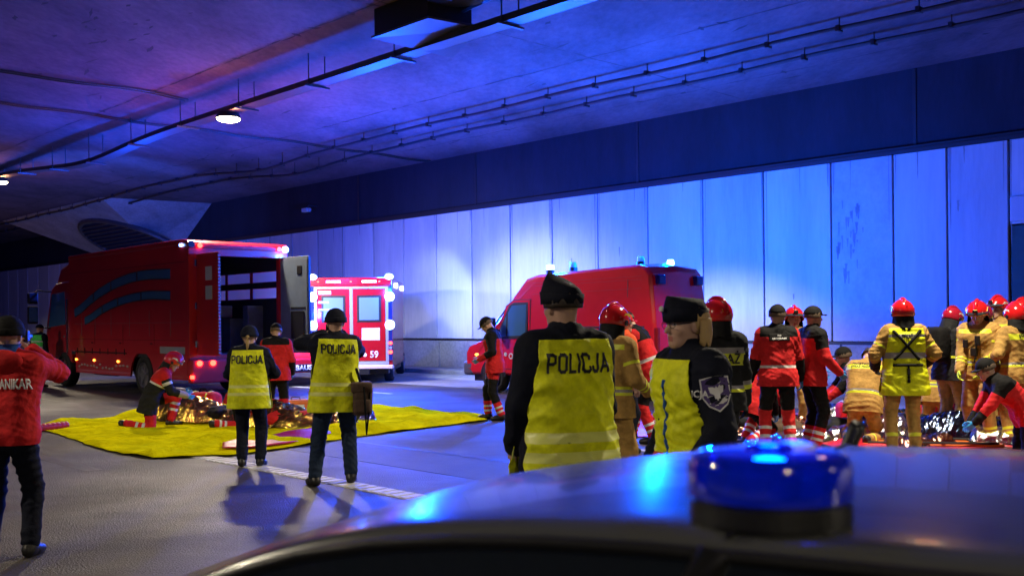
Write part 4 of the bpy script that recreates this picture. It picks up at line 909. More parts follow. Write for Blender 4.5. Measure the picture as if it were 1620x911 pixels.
# second vehicle behind the truck door: red body side with a maker plate
pB = at(482, 610)
rv = vehicle('parked_car', 'low red vehicle between the truck door and the ambulance, carrying a black plate', 'car', Vector((pB.x, pB.y, 0)), R(44.2-6))
b = B(); prism(b, [(0, .35), (-.02, .75), (.15, .95), (1.2, 1.05), (1.9, 1.45), (3.4, 1.5), (4.2, 1.05), (4.5, .9), (4.5, .35)], -.9, .9, .06, seg=3); fin('body', b, VRED, rv)
b = B(); prism(b, [(1.3, 1.06), (1.95, 1.40), (3.3, 1.45), (3.9, 1.1)], -.905, .905, .01); fin('side_window', b, GLASSD, rv)
b = B(); box(b, -.5, .5, -.06, -.0, .38, .58, .01); fin('number_plate', b, BLKP, rv)
text_plate('plate_lettering', 'BAUS', .18, C['white'], rv, basis(Vector((-.05, -.062, .48)), Vector((1, 0, 0)), Vector((0, 0, 1)), Vector((0, -1, 0))), .03, 1.1)
for s in (-1, 1): b = B(); ball(b, (s*.7, .02, .72), .11, (1.3, .5, .8), 14); fin('headlight', b, WREFL, rv)
for y in (.85, 3.6): wheel(rv, -.85, y, .32, .32, .2, TYRE, RIM, -1); wheel(rv, .85, y, .32, .32, .2, TYRE, RIM, 1)
# ------------------------------------------------------------------ van
VH = R(44.6); van_o = Vector((2.88, 20.0, 0))
vd = Vector((-math.sin(VH), math.cos(VH), 0)); vr = Vector((vd.y, -vd.x, 0))
van = vehicle('van', 'red high-roofed rescue van parked side-on with number 72 on its door', 'van', van_o + vr*1.0, VH)
X0 = -1.0
prof = [(0.0, .42), (.0, .9), (.05, 1.6), (.18, 2.62), (.28, 2.74), (.5, 2.80), (3.4, 2.70), (3.75, 2.62), (4.15, 2.22), (4.32, 2.02), (4.98, 1.32), (5.15, 1.22), (5.62, 1.02), (5.72, .88), (5.72, .5), (5.5, .40)]
wh = [(4.75, .36), (1.05, .36)]
b = B(); tmp = bmesh.new()
# lofted body: cross-section leans inwards with height
n = len(prof); tops = []
secs = []
for x, f in ((-1.0, 0), (-.985, .0), (-.93, .0), (0, .05), (.93, 0), (.985, 0), (1.0, 0)):
    ring = []
    for y, z in prof:
        lean = .10*max(0, (z-1.1))/1.7; xx = x*(1-lean); ins = (abs(x)-.93)/.07 if abs(x) > .93 else 0
        sh = .055*max(0, ins)
        cy, cz = 2.8, 1.5; yy = y+(cy-y)/abs(cy-y+1e-6)*sh if abs(cy-y) > .3 else y; zz = z+(cz-z)/abs(cz-z+1e-6)*sh if abs(cz-z) > .3 else z
        ring.append(tmp.verts.new((xx, yy, zz+f*(1 if z > 2.5 else 0))))
    secs.append(ring)
for A_, C_ in zip(secs, secs[1:]):
    for i in range(n): tmp.faces.new((A_[i], A_[(i+1) % n], C_[(i+1) % n], C_[i]))
tmp.faces.new(secs[0][::-1]); tmp.faces.new(secs[-1])
join(b, tmp); body = fin('body', b, VRED, van); body.modifiers.new('bv', 'BEVEL').width = .012
def sx(z, e=.004): return -(1.0*(1-.10*max(0, z-1.1)/1.7))-e
def side_poly(name, pts, m, parent, e=.006, th=.02):
    b = B(); v = [b.verts.new((sx(z, e), y, z)) for y, z in pts]; f = b.faces.new(v); r_ = bmesh.ops.extrude_face_region(b, geom=[f])
    for g in r_['geom']:
        if isinstance(g, bmesh.types.BMVert): g.co.x += th
    return fin(name, b, m, parent)
side_poly('door_seam', [(3.55, .55), (4.5, .55), (4.62, 1.25), (4.35, 2.02), (4.1, 2.16), (3.55, 2.16)], mat('seam shadow', (.12, .004, .008), .5), van, .003)
side_poly('front_door', [(3.57, .57), (4.48, .57), (4.60, 1.25), (4.33, 2.0), (4.09, 2.14), (3.57, 2.14)], VRED, van, .008)
side_poly('window_seal', [(3.63, 1.28), (4.62, 1.24), (4.55, 1.42), (4.24, 2.02), (4.08, 2.09), (3.63, 2.09)], BLKP, van, .012)
side_poly('door_window', [(3.68, 1.34), (4.26, 1.32), (4.26, 1.86), (4.14, 2.02), (3.68, 2.04)], GLASSB, van, .017)
side_poly('quarter_window', [(4.31, 1.32), (4.58, 1.28), (4.50, 1.45), (4.31, 1.80)], GLASSB, van, .017)
side_poly('side_moulding', [(.2, 1.02), (3.5, 1.0), (3.5, 1.07), (.2, 1.09)], VRED, van, .018)
side_poly('sliding_rail', [(.3, 1.50), (2.1, 1.50), (2.1, 1.54), (.3, 1.54)], mat('seam shadow', (.12, .004, .008), .5), van, .004)
for z0, z1 in ((2.30, 2.313), (2.48, 2.49), (2.55, 2.56)): side_poly('roof_crease', [(.4, z0), (3.5, z0-.04), (3.5, z1-.04), (.4, z1)], mat('crease red', (.65, .05, .08), .2), van, .004)
side_poly('rear_seam', [(2.15, .6), (2.165, .6), (2.165, 2.3), (2.15, 2.3)], mat('seam shadow', (.12, .004, .008), .5), van, .004)
side_poly('rear_seam', [(.75, .6), (.765, .6), (.765, 2.5), (.75, 2.5)], mat('seam shadow', (.12, .004, .008), .5), van, .004)
b = B(); v = [b.verts.new(p) for p in ((-.90, 4.97, 1.36), (.90, 4.97, 1.36), (.86, 4.36, 2.01), (-.86, 4.36, 2.01))]; b.faces.new(v); r_ = bmesh.ops.extrude_face_region(b, geom=b.faces[:])
for g in r_['geom']:
    if isinstance(g, bmesh.types.BMVert): g.co += Vector((0, .025, .025))
fin('windscreen', b, GLASSD, van)
b = B(); box(b, -1.0, 1.0, 5.45, 5.82, .38, .72, .07, seg=3); fin('front_bumper', b, mat('grey bumper', (.10, .10, .14), .5), van)
for s in (-1, 1):
    b = B(); ball(b, (s*.82, 5.55, .92), .16, (.8, 1.0, .75), 16); fin('headlight', b, WREFL, van)
b = B(); ball(b, (-.97, 5.35, .88), .06, (.5, 1.6, .8), 10); fin('side_marker', b, E_ORG, van)
b = B(); tube(b, [(-.98, 4.55, 1.45), (-1.15, 4.62, 1.5)], .025); box(b, -1.28, -1.12, 4.5, 4.62, 1.35, 1.75, .035); fin('door_mirror', b, BLKP, van)
b = B(); box(b, -1.03, -1.0, 3.62, 3.72, 1.02, 1.2, .01); fin('door_handle', b, BLKP, van)
text_plate('fleet_number', '72', .27, C['white'], van, basis(Vector((sx(.85, .012), 3.86, .86)), Vector((0, -1, 0)), Vector((0, 0, 1)), Vector((-1, 0, 0))), .02, .8)
b = B(); cyl(b, (sx(.8, .012), 4.14, .86), (sx(.8, .0), 4.14, .86), .07, seg=18); cyl(b, (sx(.8, .012), 4.32, .90), (sx(.8, .0), 4.32, .90), .045, seg=18); fin('emblem', b, C['white'], van)
b = B(); cyl(b, (sx(.8, .016), 4.14, .86), (sx(.8, .0), 4.14, .86), .04, seg=18); fin('emblem_centre', b, VRED, van)
def beacon(x, y, z, mt, r=.085):
    b = B(); cyl(b, (x, y, z-.06), (x, y, z+.02), .09, seg=18); o = fin('beacon_base', b, BLKP, van); b = B(); cyl(b, (x, y, z+.02), (x, y, z+.13), r, r*.8, 20, .01); fin('beacon_lens', b, mt, o)
beacon(-.6, 3.25, 2.80, E_WBL, .10); beacon(-.6, 2.55, 2.82, mat('clear lens', (.4, .45, .6), .15, coat=.5)); beacon(.55, .75, 2.83, E_BLUE); beacon(-.5, .75, 2.86, mat('clear lens', (.4, .45, .6), .15, coat=.5))  # right rear lit beacon is an addition that brightens the far wall blue
for s_ in (-1, 1): b = B(); box(b, s_*.66-.12, s_*.66+.12, .06, .19, 2.38, 2.58, .02); fin('rear_blue_light', b, L_BLU, van)
b = B(); v = [b.verts.new(p) for p in ((-.012, -.006, .55), (.012, -.006, .55), (.012, .045, 1.6), (.012, .165, 2.5), (-.012, .165, 2.5), (-.012, .045, 1.6))]; b.faces.new(v); fin('rear_door_seam', b, mat('seam shadow', (.12, .004, .008), .5), van)
for s_ in (-1, 1): b = B(); box(b, s_*.93-.05, s_*.93+.05, -.03, .05, 1.0, 1.5, .015); fin('tail_light', b, L_RED, van)
b = B(); box(b, -.95, .95, -.12, .05, .4, .58, .03); fin('rear_bumper', b, mat('grey bumper', (.10, .10, .14), .5), van)
for y in (1.05, 4.75):
    for s in (-1, 1):
        wheel(van, s*.88, y, .36, .36, .24, TYRE, RIM, s)
        b = B(); cyl(b, (s*.80, y, .40), (s*1.004, y, .40), .43, seg=28); fin('wheel_arch', b, BLKP, van) if False else b.free()
for y in (1.05, 4.75):
    for s in (-1,):
        b = B(); pts = [(y+.43*math.cos(R(a)), .38+.43*math.sin(R(a))) for a in range(0, 181, 15)]; prism(b, pts, -1.006, -.9, 0); fin('wheel_arch', b, BLKP, van)
b = B(); box(b, -.9, .9, .2, 5.5, .25, .44); fin('underbody', b, BLKP, van)
for y in (1.05, 4.75): wheel(van, -.935, y, .36, .365, .16, TYRE, RIM, -1)
lamp('beacon_glow', 'POINT', (-.6, 3.25, 3.12), 2700, (.0, .085, 1), .10, van)
lamp('beacon_glow', 'POINT', (-.5, .75, 3.12), 1200, (.0, .09, 1), .08, van); lamp('beacon_glow', 'POINT', (.55, .75, 3.12), 1500, (.0, .09, 1), .08, van)  # rear beacon lights added to throw more blue onto the wall
lamp('truck_strobe_glow', 'POINT', (1.3, -.45, ZR-.25), 110, (.04, .14, 1), .08, tk); lamp('truck_strobe_glow', 'POINT', (.9, LB+.9, ZR+.35), 1800, (.0, .065, 1), .08, tk)
lamp('added_haunch_spot', 'SPOT', (.3, LB+.6, 3.62), 9000, (.02, .10, 1), .1, tk, 75, .6, (R(98), 0, R(-14)))  # blue spot added at the light bar to brighten the haunch
# white fills added on the vehicles, in made-up fittings, to pale the wall
def added_wall_fill(par, x, y, z, power, cone, tgt_rot, col):
    b = B(); box(b, x-.02, x+.05, y-.14, y+.14, z-.07, z+.07, .01); o = fin('added_wall_fill', b, mat('glowing added fitting', (.8, .8, .8), .3, emit=(.8, .9, 1), estr=5), par)
    lamp('added_fill_beam', 'SPOT', (x+.09, y, z), power, col, .08, par, cone, .6, tgt_rot)
added_wall_fill(van, .93, 2.4, 2.45, 700, 104, (R(50), 0, R(-90)), (.72, .82, 1)); added_wall_fill(van, .97, 4.0, 2.0, 500, 104, (R(55), 0, R(-75)), (.72, .82, 1))
added_wall_fill(am, 1.13, 1.2, 2.72, 900, 100, (R(68), 0, R(-62)), (.70, .80, 1)); added_wall_fill(am, 1.13, 3.4, 2.72, 420, 74, (R(82), 0, R(-20)), (.60, .78, 1))
added_wall_fill(tk, W2, 2.0, 3.3, 1500, 110, (R(60), 0, R(-80)), (.85, .85, .9))
# ------------------------------------------------------------------ police car in the foreground
SIL = mat('silver car paint', (.15, .155, .155), .25, .5, coat=.15, bump=.0, var=.05, vscale=2)
ca = Vector((-.906, .424, 0)).normalized(); cb_ = Vector((.424, .906, 0)).normalized(); CO = Vector((.257, 1.0, 0))
car = vehicle('police_car', 'silver police car in the near foreground with a blue magnetic beacon on its roof', 'car', CO, math.atan2(ca.y, ca.x)-math.pi/2)
# local: +Y = ca (towards the left of the picture), +X = far side
zn = ([-1.6, -.9, -.3, 0, .2, .4, .51, .66, .9, 1.2, 1.5], [1.36, 1.425, 1.444, 1.447, 1.4475, 1.427, 1.408, 1.35, 1.24, 1.10, .98])
zf = ([-1.6, -.9, -.3, 0, .29, .62, .79, 1.0, 1.185, 1.455, 1.7], [1.37, 1.425, 1.437, 1.435, 1.414, 1.360, 1.300, 1.24, 1.183, 1.08, .99])
def roofz(u, v):
    t = (v+.10)/.85; z = np.interp(u, *zn)*(1-t)+np.interp(u, *zf)*t
    z += .055*max(0, t)*max(0, 1-t); 
    if t > 1: z -= .25*(v-.75)**1.5
    return float(z)
def smooth_roof(u, v): return (roofz(u-.05, v)+roofz(u, v)+roofz(u+.05, v)+roofz(u+.1, v)+roofz(u-.1, v))/5
b = B(); nu, nv = 60, 26; G_ = []
for i in range(nu+1):
    u = -1.5+i*3.1/nu; row = []
    for j in range(nv+1):
        v = -.10+1.18*j/nv; row.append(b.verts.new((v, u, smooth_roof(u, v)-(0.0 if j else .006))))
    G_.append(row)
wv = []
for i in range(nu):
    for j in range(nv): b.faces.new((G_[i][j], G_[i][j+1], G_[i+1][j+1], G_[i+1][j]))
rf = fin('roof', b, SIL, car, True); md = rf.modifiers.new('s', 'SOLIDIFY'); md.thickness = .02; md.offset = -1
b = B(); tube(b, [(v, .02, smooth_roof(.02, v)+.001) for v in np.linspace(-.09, 1.0, 20)], .0035, 6); fin('roof_seam', b, BLKP, car)
b = B(); cyl(b, (.5, -.75, 1.45), (.5, -.75, 1.50), .02, .012, 12); cyl(b, (.5, -.75, 1.49), (.5, -.98, 1.66), .003, .002, 8); fin('aerial', b, BLKP, car)
b = B()
for side in (-1, 1):
    rows = []
    for i in range(nu+1):
        u = -1.5+i*3.1/nu; v0 = -.105 if side < 0 else 1.085; z0 = smooth_roof(u, -.1 if side < 0 else 1.08)-.012; zb = min(.92, z0-.02)
        rows.append([b.verts.new((v0+side*(.0+.34*(z0-zz)/.55), u, zz)) for zz in (z0, z0-.018, z0-(z0-zb)*.33, z0-(z0-zb)*.66, zb)])
    for i in range(nu):
        for j in range(4): b.faces.new((rows[i][j], rows[i+1][j], rows[i+1][j+1], rows[i][j+1]))
fin('side_windows', b, GLASSD, car, True)
b = B()
for side in (-1, 1): tube(b, [((-.108 if side < 0 else 1.09), -1.5+k*.1, smooth_roof(-1.5+k*.1, -.1 if side < 0 else 1.08)-.013) for k in range(30)], .007, 8)
fin('window_trim', b, BLKP, car, True)
for side in (-1, 1):
    b = B(); v0 = -.108 if side < 0 else 1.09
    tube(b, [(v0, .03, smooth_roof(.05, -.1)-.012), (v0+side*.10, .10, 1.28), (v0+side*.21, .12, 1.10), (v0+side*.33, .12, .92)], .016, 8); fin('door_pillar', b, BLKP, car, True)
b = B(); prism(b, [(-2.4, .35), (-2.4, .85), (-1.5, .95), (1.4, .95), (2.1, .82), (2.3, .6), (2.2, .35)], -.42, 1.40, .08, seg=3); fin('lower_body', b, SIL, car, False)
for y in (-1.5, 1.5): wheel(car, -.36, y, .32, .32, .2, TYRE, RIM, -1); wheel(car, 1.34, y, .32, .32, .2, TYRE, RIM, 1)
bk = thing('beacon', 'blue round magnetic beacon standing on the silver police car roof', 'beacon', CO+Vector((0, 0, 1.4545)))
b = B(); cyl(b, (0, 0, -.006), (0, 0, .020), .080, .079, 48, .004); fin('base', b, BLKP, bk, False)
M_BL = mat('beacon blue plastic', (.002, .03, .75), .08, coat=.9, trans=.7, spec=.8, emit=(.0, .02, 1), estr=.07)
b = B(); n = 64; prof = [(.0785, .020), (.0785, .052), (.076, .060), (.066, .064), (.03, .066), (.0005, .0665)]; rings = []
for k in range(n):
    a = 2*math.pi*k/n; rp = 1+.025*(k % 2); rings.append([b.verts.new((rr*math.cos(a)*(rp if i < 2 else 1), rr*math.sin(a)*(rp if i < 2 else 1), z)) for i, (rr, z) in enumerate(prof)])
for k in range(n):
    A_, C_ = rings[k], rings[(k+1) % n]
    for i in range(len(prof)-1): b.faces.new((A_[i], A_[i+1], C_[i+1], C_[i]))
fin('lens', b, M_BL, bk, True)
b = B(); cyl(b, (0, 0, .0655), (0, 0, .072), .026, .022, 32, .002); fin('lens_boss', b, mat('dark blue cap', (.004, .012, .16), .2, coat=.5), bk, True)
b = B(); cyl(b, (0, 0, .021), (0, 0, .055), .03, .022, 24)
for k in range(6): a = k*math.pi/3; box(b, math.cos(a)*.045-.01, math.cos(a)*.045+.01, math.sin(a)*.045-.01, math.sin(a)*.045+.01, .023, .045, .002)
fin('reflector', b, CHR, bk)
b = B(); ball(b, (.026, .0, .0675), .017, (1.3, .7, .35), 16); fin('release_knob', b, mat('white knob', (.8, .8, .8), .3), bk, True)
lamp('beacon_glow', 'POINT', (0, 0, .11), 1.2, (.0, .075, 1), .02, bk)
# ------------------------------------------------------------------ sheets, foil and bags
M_TARP = mat('yellow tarpaulin', (.86, .78, .004), .8, bump=1, bscale=2.6, var=.34, vscale=1.6, bdist=.22, spec=.0, detail=7); M_RTARP = mat('red tarpaulin', (.50, .012, .03), .38, bump=.4, bscale=8, bdist=.02)
M_GOLD = mat('gold foil', (.85, .50, .09), .13, 1, bump=.6, bscale=14, bdist=.03); M_SILV = mat('silver foil', (.72, .74, .78), .12, 1, bump=.6, bscale=14, bdist=.03); M_BFOIL = mat('dark blue foil', (.10, .13, .22), .14, 1, bump=.6, bscale=14, bdist=.03)
def spline(pts, x):
    xs = [p[0] for p in pts]; ys = [p[1] for p in pts]; return float(np.interp(x, xs, ys))
def sheet(name, label, cat, top, bot, x0, x1, m, n=90, k=24, amp=.03, seed=1, z=.012, group=None):
    r = np.random.RandomState(seed); ph = r.rand(12)*6; V = []; F = []
    for i in range(n+1):
        px = x0+(x1-x0)*i/n; a = at(px, spline(top, px)); c = at(px, spline(bot, px))
        for j in range(k+1):
            t = j/k; p = a.lerp(c, t); s, q = p.dot(E), p.dot(N)
            h = .22*abs(math.sin(s*7.3+q*4+2.5*math.sin(q*1.3)))+.35*math.sin(s*2.3+2*math.sin(q*.9))*math.sin(q*2.9+s)+abs(math.sin(q*1.7+1.3*math.sin(s*1.1+ph[0])+ph[1]))**6*1.6+abs(math.sin(s*2.1+1.1*math.sin(q*1.7+ph[2])))**10*1.2+.4*abs(math.sin(s*5+q*3+2*math.sin(q*2+ph[3])))+.25*abs(math.sin(q*9+2*math.sin(s*3)))
            ed = min(t, 1-t, i/n*3, (1-i/n)*3); wob = .03*math.sin(s*5+ph[4])+.02*math.sin(s*13+ph[5])
            V.append(Vector((p.x, p.y+wob*(1 if j in (0, k) else 0), z+amp*(1+2.2*max(0, min(1, (px-500)/60))*max(0, 1-t*2.2)*max(0, min(1, (760-px)/120)))*h*(.6+.4*math.sin(s+ph[6]))*min(1, max(0, ed)*7+.15)))) 
    for i in range(n):
        for j in range(k): A_ = i*(k+1)+j; F.append((A_, A_+1, A_+k+2, A_+k+1))
    o = fin(name, (V, F), m, None, True); md = o.modifiers.new('s', 'SOLIDIFY'); md.thickness = .003; md.offset = 1; return tag(o, label, cat, group)
sheet('yellow_tarpaulin', 'large crumpled yellow tarpaulin spread on the asphalt under the casualties by the truck', 'tarpaulin',
      [(65, 674), (100, 668), (180, 662), (215, 655), (250, 652), (330, 640), (420, 640), (500, 638), (560, 644), (600, 643), (700, 652), (770, 659)],
      [(65, 680), (100, 690), (160, 712), (240, 727), (330, 722), (365, 722), (430, 713), (560, 693), (640, 682), (770, 666)], 66, 770, M_TARP, 190, 56, .055, 3)
sheet('red_tarpaulin', 'long red plastic strip lying folded on the front edge of the yellow tarpaulin', 'tarpaulin',
      [(352, 707), (400, 700), (460, 690), (523, 678)], [(352, 716), (400, 714), (460, 707), (523, 692)], 352, 523, M_RTARP, 40, 8, .03, 6, .06)
sheet('red_ground_mat', 'wide red plastic ground mat under the rescuers on the right', 'tarpaulin',
      [(985, 668), (1100, 668), (1290, 652), (1640, 650)], [(985, 692), (1100, 694), (1290, 716), (1640, 730)], 985, 1640, M_RTARP, 110, 24, .03, 9)
b = B(); p0 = at(60, 677, .06); p1 = at(106, 672, .06); tube(b, [p0.lerp(p1, t)+Vector((0, 0, .01*math.sin(t*40))) for t in np.linspace(0, 1, 20)], .06, 10); o = fin('rolled_sheet', b, M_RTARP, None, True); tag(o, 'thin rolled red plastic sheet lying at the left tip of the yellow tarpaulin', 'roll')
def foil(label, px, py, ang, L, W, H, m, seed, group='foil blankets on the casualties'):
    r = np.random.RandomState(seed); n = int(L/.035); k = int(W/.035); V = []; F = []
    hs = r.rand(n+1, k+1)
    for i in range(n+1):
        for j in range(k+1):
            x = -L/2+L*i/n; t = j/k*2-1; y = t*W/2*(1+.08*math.sin(x*7+seed)); e = min(1, min(i, n-i)/3)
            hb = H*max(0, 1-abs(t)**2.4)**.7*(.72+.28*math.cos(x*3+seed))*e**.5
            V.append(Vector((x+.012*(hs[i, j]-.5), y, .02+hb+.035*(hs[i, j]-.5)*(1 if 0 < i < n else .2)+.02)))
    for i in range(n):
        for j in range(k): A_ = i*(k+1)+j; F.append((A_, A_+k+1, A_+k+2, A_+1))
    o = fin('foil_blanket', (V, F), m, None, False); o.location = at(px, py); o.rotation_euler = (0, 0, ang); md = o.modifiers.new('s', 'SOLIDIFY'); md.thickness = .004
    return tag(o, label, 'foil blanket', group)
foil('crumpled gold foil blanket beside the kneeling helmeted rescuer', 326, 668, R(-20), 1.75, .75, .40, M_GOLD, 1)
foil('gold foil blanket heaped between the two photographing police officers', 478, 676, R(-12), 1.6, .8, .42, M_GOLD, 2)
foil('silver foil blanket at the feet of the policeman with the bag', 552, 666, R(10), .9, .6, .30, M_SILV, 3)
foil('dull reddish foil blanket beside the crouching medic behind the policewoman in a cap', 1205, 692, R(-10), 1.3, .6, .30, mat('copper foil', (.45, .22, .16), .16, 1, bump=.6, bscale=14, bdist=.03), 4)
foil('silver foil blanket in front of the kneeling tan firefighter', 1372, 698, R(-25), 1.1, .6, .32, M_SILV, 5)
foil('dark blue foil blanket right of the firefighter in the yellow vest', 1510, 696, R(-5), 1.7, .7, .36, M_BFOIL, 6)
foil('small silver foil blanket beside the paramedic leaning over a patient', 1318, 662, R(0), .6, .45, .22, M_SILV, 7)
foil('small blue foil heap behind the dark blue blanket', 1560, 672, R(10), .8, .5, .25, mat('blue foil', (.15, .32, .65), .15, 1, bump=.6, bscale=14, bdist=.03), 8)
def kitbag(label, px, py, ang, w_, d_, h_, m, stripe, up=True, group='red kit bags'):
    t = thing('kit_bag', label, 'bag', at(px, py), ang, group)
    b = B(); box(b, -w_/2, w_/2, -d_/2, d_/2, .01, h_, min(w_, d_, h_)*.28, seg=4)
    for v in b.verts: v.co += Vector((math.sin(v.co.z*19+v.co.y*9), math.sin(v.co.x*13+2), math.sin(v.co.x*9+v.co.y*12)))*.008
    fin('bag_body', b, m, t, True)
    b = B(); box(b, -w_*.36, w_*.36, -d_/2-.05, -d_/2+.05, h_*.12, h_*.55, .04, seg=3); fin('front_pocket', b, m, t, True)
    b = B()
    for x in (-w_*.27, w_*.27):
        tube(b, [(x, -d_/2-.012, h_*.1), (x, -d_/2-.012, h_*.7), (x, -d_/2+.03, h_*.93), (x, 0, h_+.012), (x, d_/2-.03, h_*.93), (x, d_/2+.01, h_*.6)], .016, 6)
    box(b, -w_/2-.006, w_/2+.006, -d_/2-.058, -d_/2-.035, h_*.58, h_*.66); fin('strap', b, stripe, t)
    b = B(); tube(b, [(-.08, 0, h_), (-.06, 0, h_+.06), (.06, 0, h_+.06), (.08, 0, h_)], .012, 6); fin('handle', b, C['black'], t)
    return t
kitbag('red medical rucksack with yellow stripes lying by the gold foil blanket', 322, 656, R(-15), .62, .42, .42, C['red'], C['yband'])
kitbag('tall red kit bag with pale straps standing by the tan firefighter\'s legs', 1517, 664, R(20), .36, .40, .82, C['red'], C['yband'])
kitbag('wide red kit bag lying behind the firefighter in the yellow vest', 1478, 668, R(40), .7, .36, .32, C['red'], C['black'])
kitbag('small red bag open beside the paramedic leaning over a patient', 1342, 672, R(10), .34, .3, .36, C['red'], C['band'])
kitbag('small red bag with pale stripes behind the bending paramedic', 1050, 676, R(0), .4, .3, .2, C['red'], C['band'])
# ------------------------------------------------------------------ people
PH = dict(handL=(-.09, .27, 1.53), handR=(.10, .27, 1.53), elbL=(-1, .2, -.9), elbR=(1, .2, -.9), palmL=(.3, 0, .9), palmR=(-.3, 0, .9))
def st(**k): d = dict(); d.update(k); return d
def camera_prop(J, root, tr):
    c = J['head']+J['Rh']@npv((0, .16, .0)); M = basis(Vector(c), Vector(J['Rh'][:, 0]), Vector(J['Rh'][:, 1]), Vector(J['Rh'][:, 2]))
    t = thing('camera', None, None); 
    bpy.data.objects.remove(t)
def held(name, label, cat, root, J, build, at_, Rm=None):
    """a thing of its own held by a person: built in the person's own frame, left at top level"""
    t = thing(name, label, cat, root.location, root.rotation_euler.z); t.scale = root.scale
    build(t, at_); return t
def photo_camera(t, c):
    x, y, z = c
    b = B(); box(b, x-.065, x+.065, y-.03, y+.03, z-.045, z+.045, .012, seg=3); box(b, x-.03, x+.03, y-.02, y+.025, z+.04, z+.07, .008); fin('camera_body', b, C['dplast'], t)
    b = B(); cyl(b, (x, y+.03, z-.005), (x, y+.14, z-.005), .036, .040, 24); fin('lens', b, C['dplast'], t, False)
NV_J = ('navy', [], None); NV_T = ('navy', [])
# 1 photographer at the left edge
p, J = person('photographer in a red jacket and black beanie at the left edge, seen from behind', at(14, 884), R(6), 1.75, pose(**dict(PH, handL=(-.07,.25,1.50), handR=(.08,.25,1.50)), head=(0, -2), footL=(-.12, -.05, .09), footR=(.13, .06, .09)), ('red', [], {'text': [('ANIKAR', .10, -.19, 'white', .56, .10)]}), ('navy', []), hat=lambda J, r: beanie(J, r, 'black', .118), vox=.013, loose=.028, hem=-.10, curl=(48, 48), skin=True, girth=1.08)
held('photo_camera', 'black camera held up by the red-jacketed photographer', 'camera', p, J, photo_camera, J['head']+npv((0, .20, .0)))
# blue neck warmer
b = B(); c = J['neck']+npv((0, .0, .06)); M = Matrix.Translation(Vector(c)); 
n = 26
for lv in range(5):
    for k in range(n): a = 2*math.pi*k/n; b.verts.new(Vector(c)+Vector((math.sin(a)*(.088+.012*math.sin(lv*1.6)), math.cos(a)*(.088+.012*math.sin(lv*1.6)), -.035+.02*lv)))
b.verts.ensure_lookup_table()
for lv in range(4):
    for k in range(n): b.faces.new((b.verts[lv*n+k], b.verts[lv*n+(k+1) % n], b.verts[(lv+1)*n+(k+1) % n], b.verts[(lv+1)*n+k]))
fin('neck_warmer', b, C['blueS'], p, True)
b = B(); V_ = [(-.16, -.15, -.02), (.16, -.15, -.02), (.10, -.20, -.12), (-.10, -.20, -.12)]
ball(b, Vector(J['neck'])+Vector((0, -.125, -.02)), .11, (1.35, .5, .8), 18); fin('hood', b, C['red'], p, True)
# 2 worker by the cab
person('distant worker in a green reflective vest and blue cap beside the truck cab', at(62, 612), R(-20), 1.74, pose(handL=(-.25, .15, .95)), ('navy', [], None), ('navy', []), hat=lambda J, r: ball_cap(J, r, 'navy'), vest=dict(col='green', paint=[('torso', .30, .38, SV), ('torso', .62, .68, SV)], hem=-.12), vox=.02)
# 3 kneeling rescuer
def resc(J, r): fire_helmet(J, r, C['redh'], 'white')
person('kneeling rescuer in a red helmet and dark coat beside the gold foil near the truck', at(238, 676), R(-72), 1.80,
       pose(pel=(0, 0, .44), lean=(34, 0, 0), footL=(-.12, .30, .09), footR=(.12, -.38, .09), toeR=(0, -70), kneeR=(.1, 1, -.5), handL=(-.12, .52, .55), handR=(.12, .55, .5), head=(0, 18)),
       ('char', [('torso', .55, 1.6, RD), ('torso', .50, .56, SV), ('ua', .45, .62, SV), ('ua', -1, .3, RD), ('fa', .5, 1.4, GB)], None), ('red', [('sh', .25, .36, SV), ('sh', .5, .6, SV), ('th', .0, .5, BK)]), hat=resc, hands='glove', hem=-.22)
# 5 policewoman with ponytail
PV = dict(col='hiv', paint=[('torso', .10, .17, HB), ('torso', -.08, -.01, HB)], text='POLICJA', hem=-.20, g=.040, flare=.012)
def pw_hat(J, r): beanie(J, r, 'navy', .11); 
def pw(J, r):
    hair_cap(J, r, 'hairb', pony=True); beanie(J, r, 'navy', .115)
person('policewoman with a ponytail in a yellow POLICJA vest, her arms in front', at(396, 738), R(4), 1.66, pose(handL=(-.06, .24, 1.08), handR=(.08, .25, 1.10), elbL=(-1, -.3, -.3), elbR=(1, -.3, -.3), footL=(-.10, 0, .09), footR=(.12, .03, .09)), NV_J, NV_T, hat=pw, vest=dict(PV, ts=.105, tz=-.12), vox=.013, girth=1.16)
# 6 medic behind her, 7 kneeling
person('paramedic in a red jacket with his hood down standing behind the ponytailed policewoman', at(438, 676), R(10), 1.70, pose(head=(0, 15), handR=(.25, .15, .9)), ('red', [('torso', .86, 1.6, BK), ('fa', -.5, 1.5, BK)], None), MEDT, hat=lambda J, r: (hair_cap(J, r, 'hairm'), ball_cap(J, r)), hands='glove')
person('paramedic in red trousers kneeling behind the ponytailed policewoman', at(374, 676), R(-60), 1.75, pose(pel=(0, 0, .48), lean=(40, 0, 0), footL=(-.12, .25, .09), footR=(.12, -.38, .09), toeR=(0, -70), kneeR=(.1, 1, -.5), handL=(-.1, .5, .35), handR=(.1, .5, .35)), MEDJ, MEDT, hat=lambda J, r: (hair_cap(J, r, 'hairm'), ball_cap(J, r)), hands='glove')
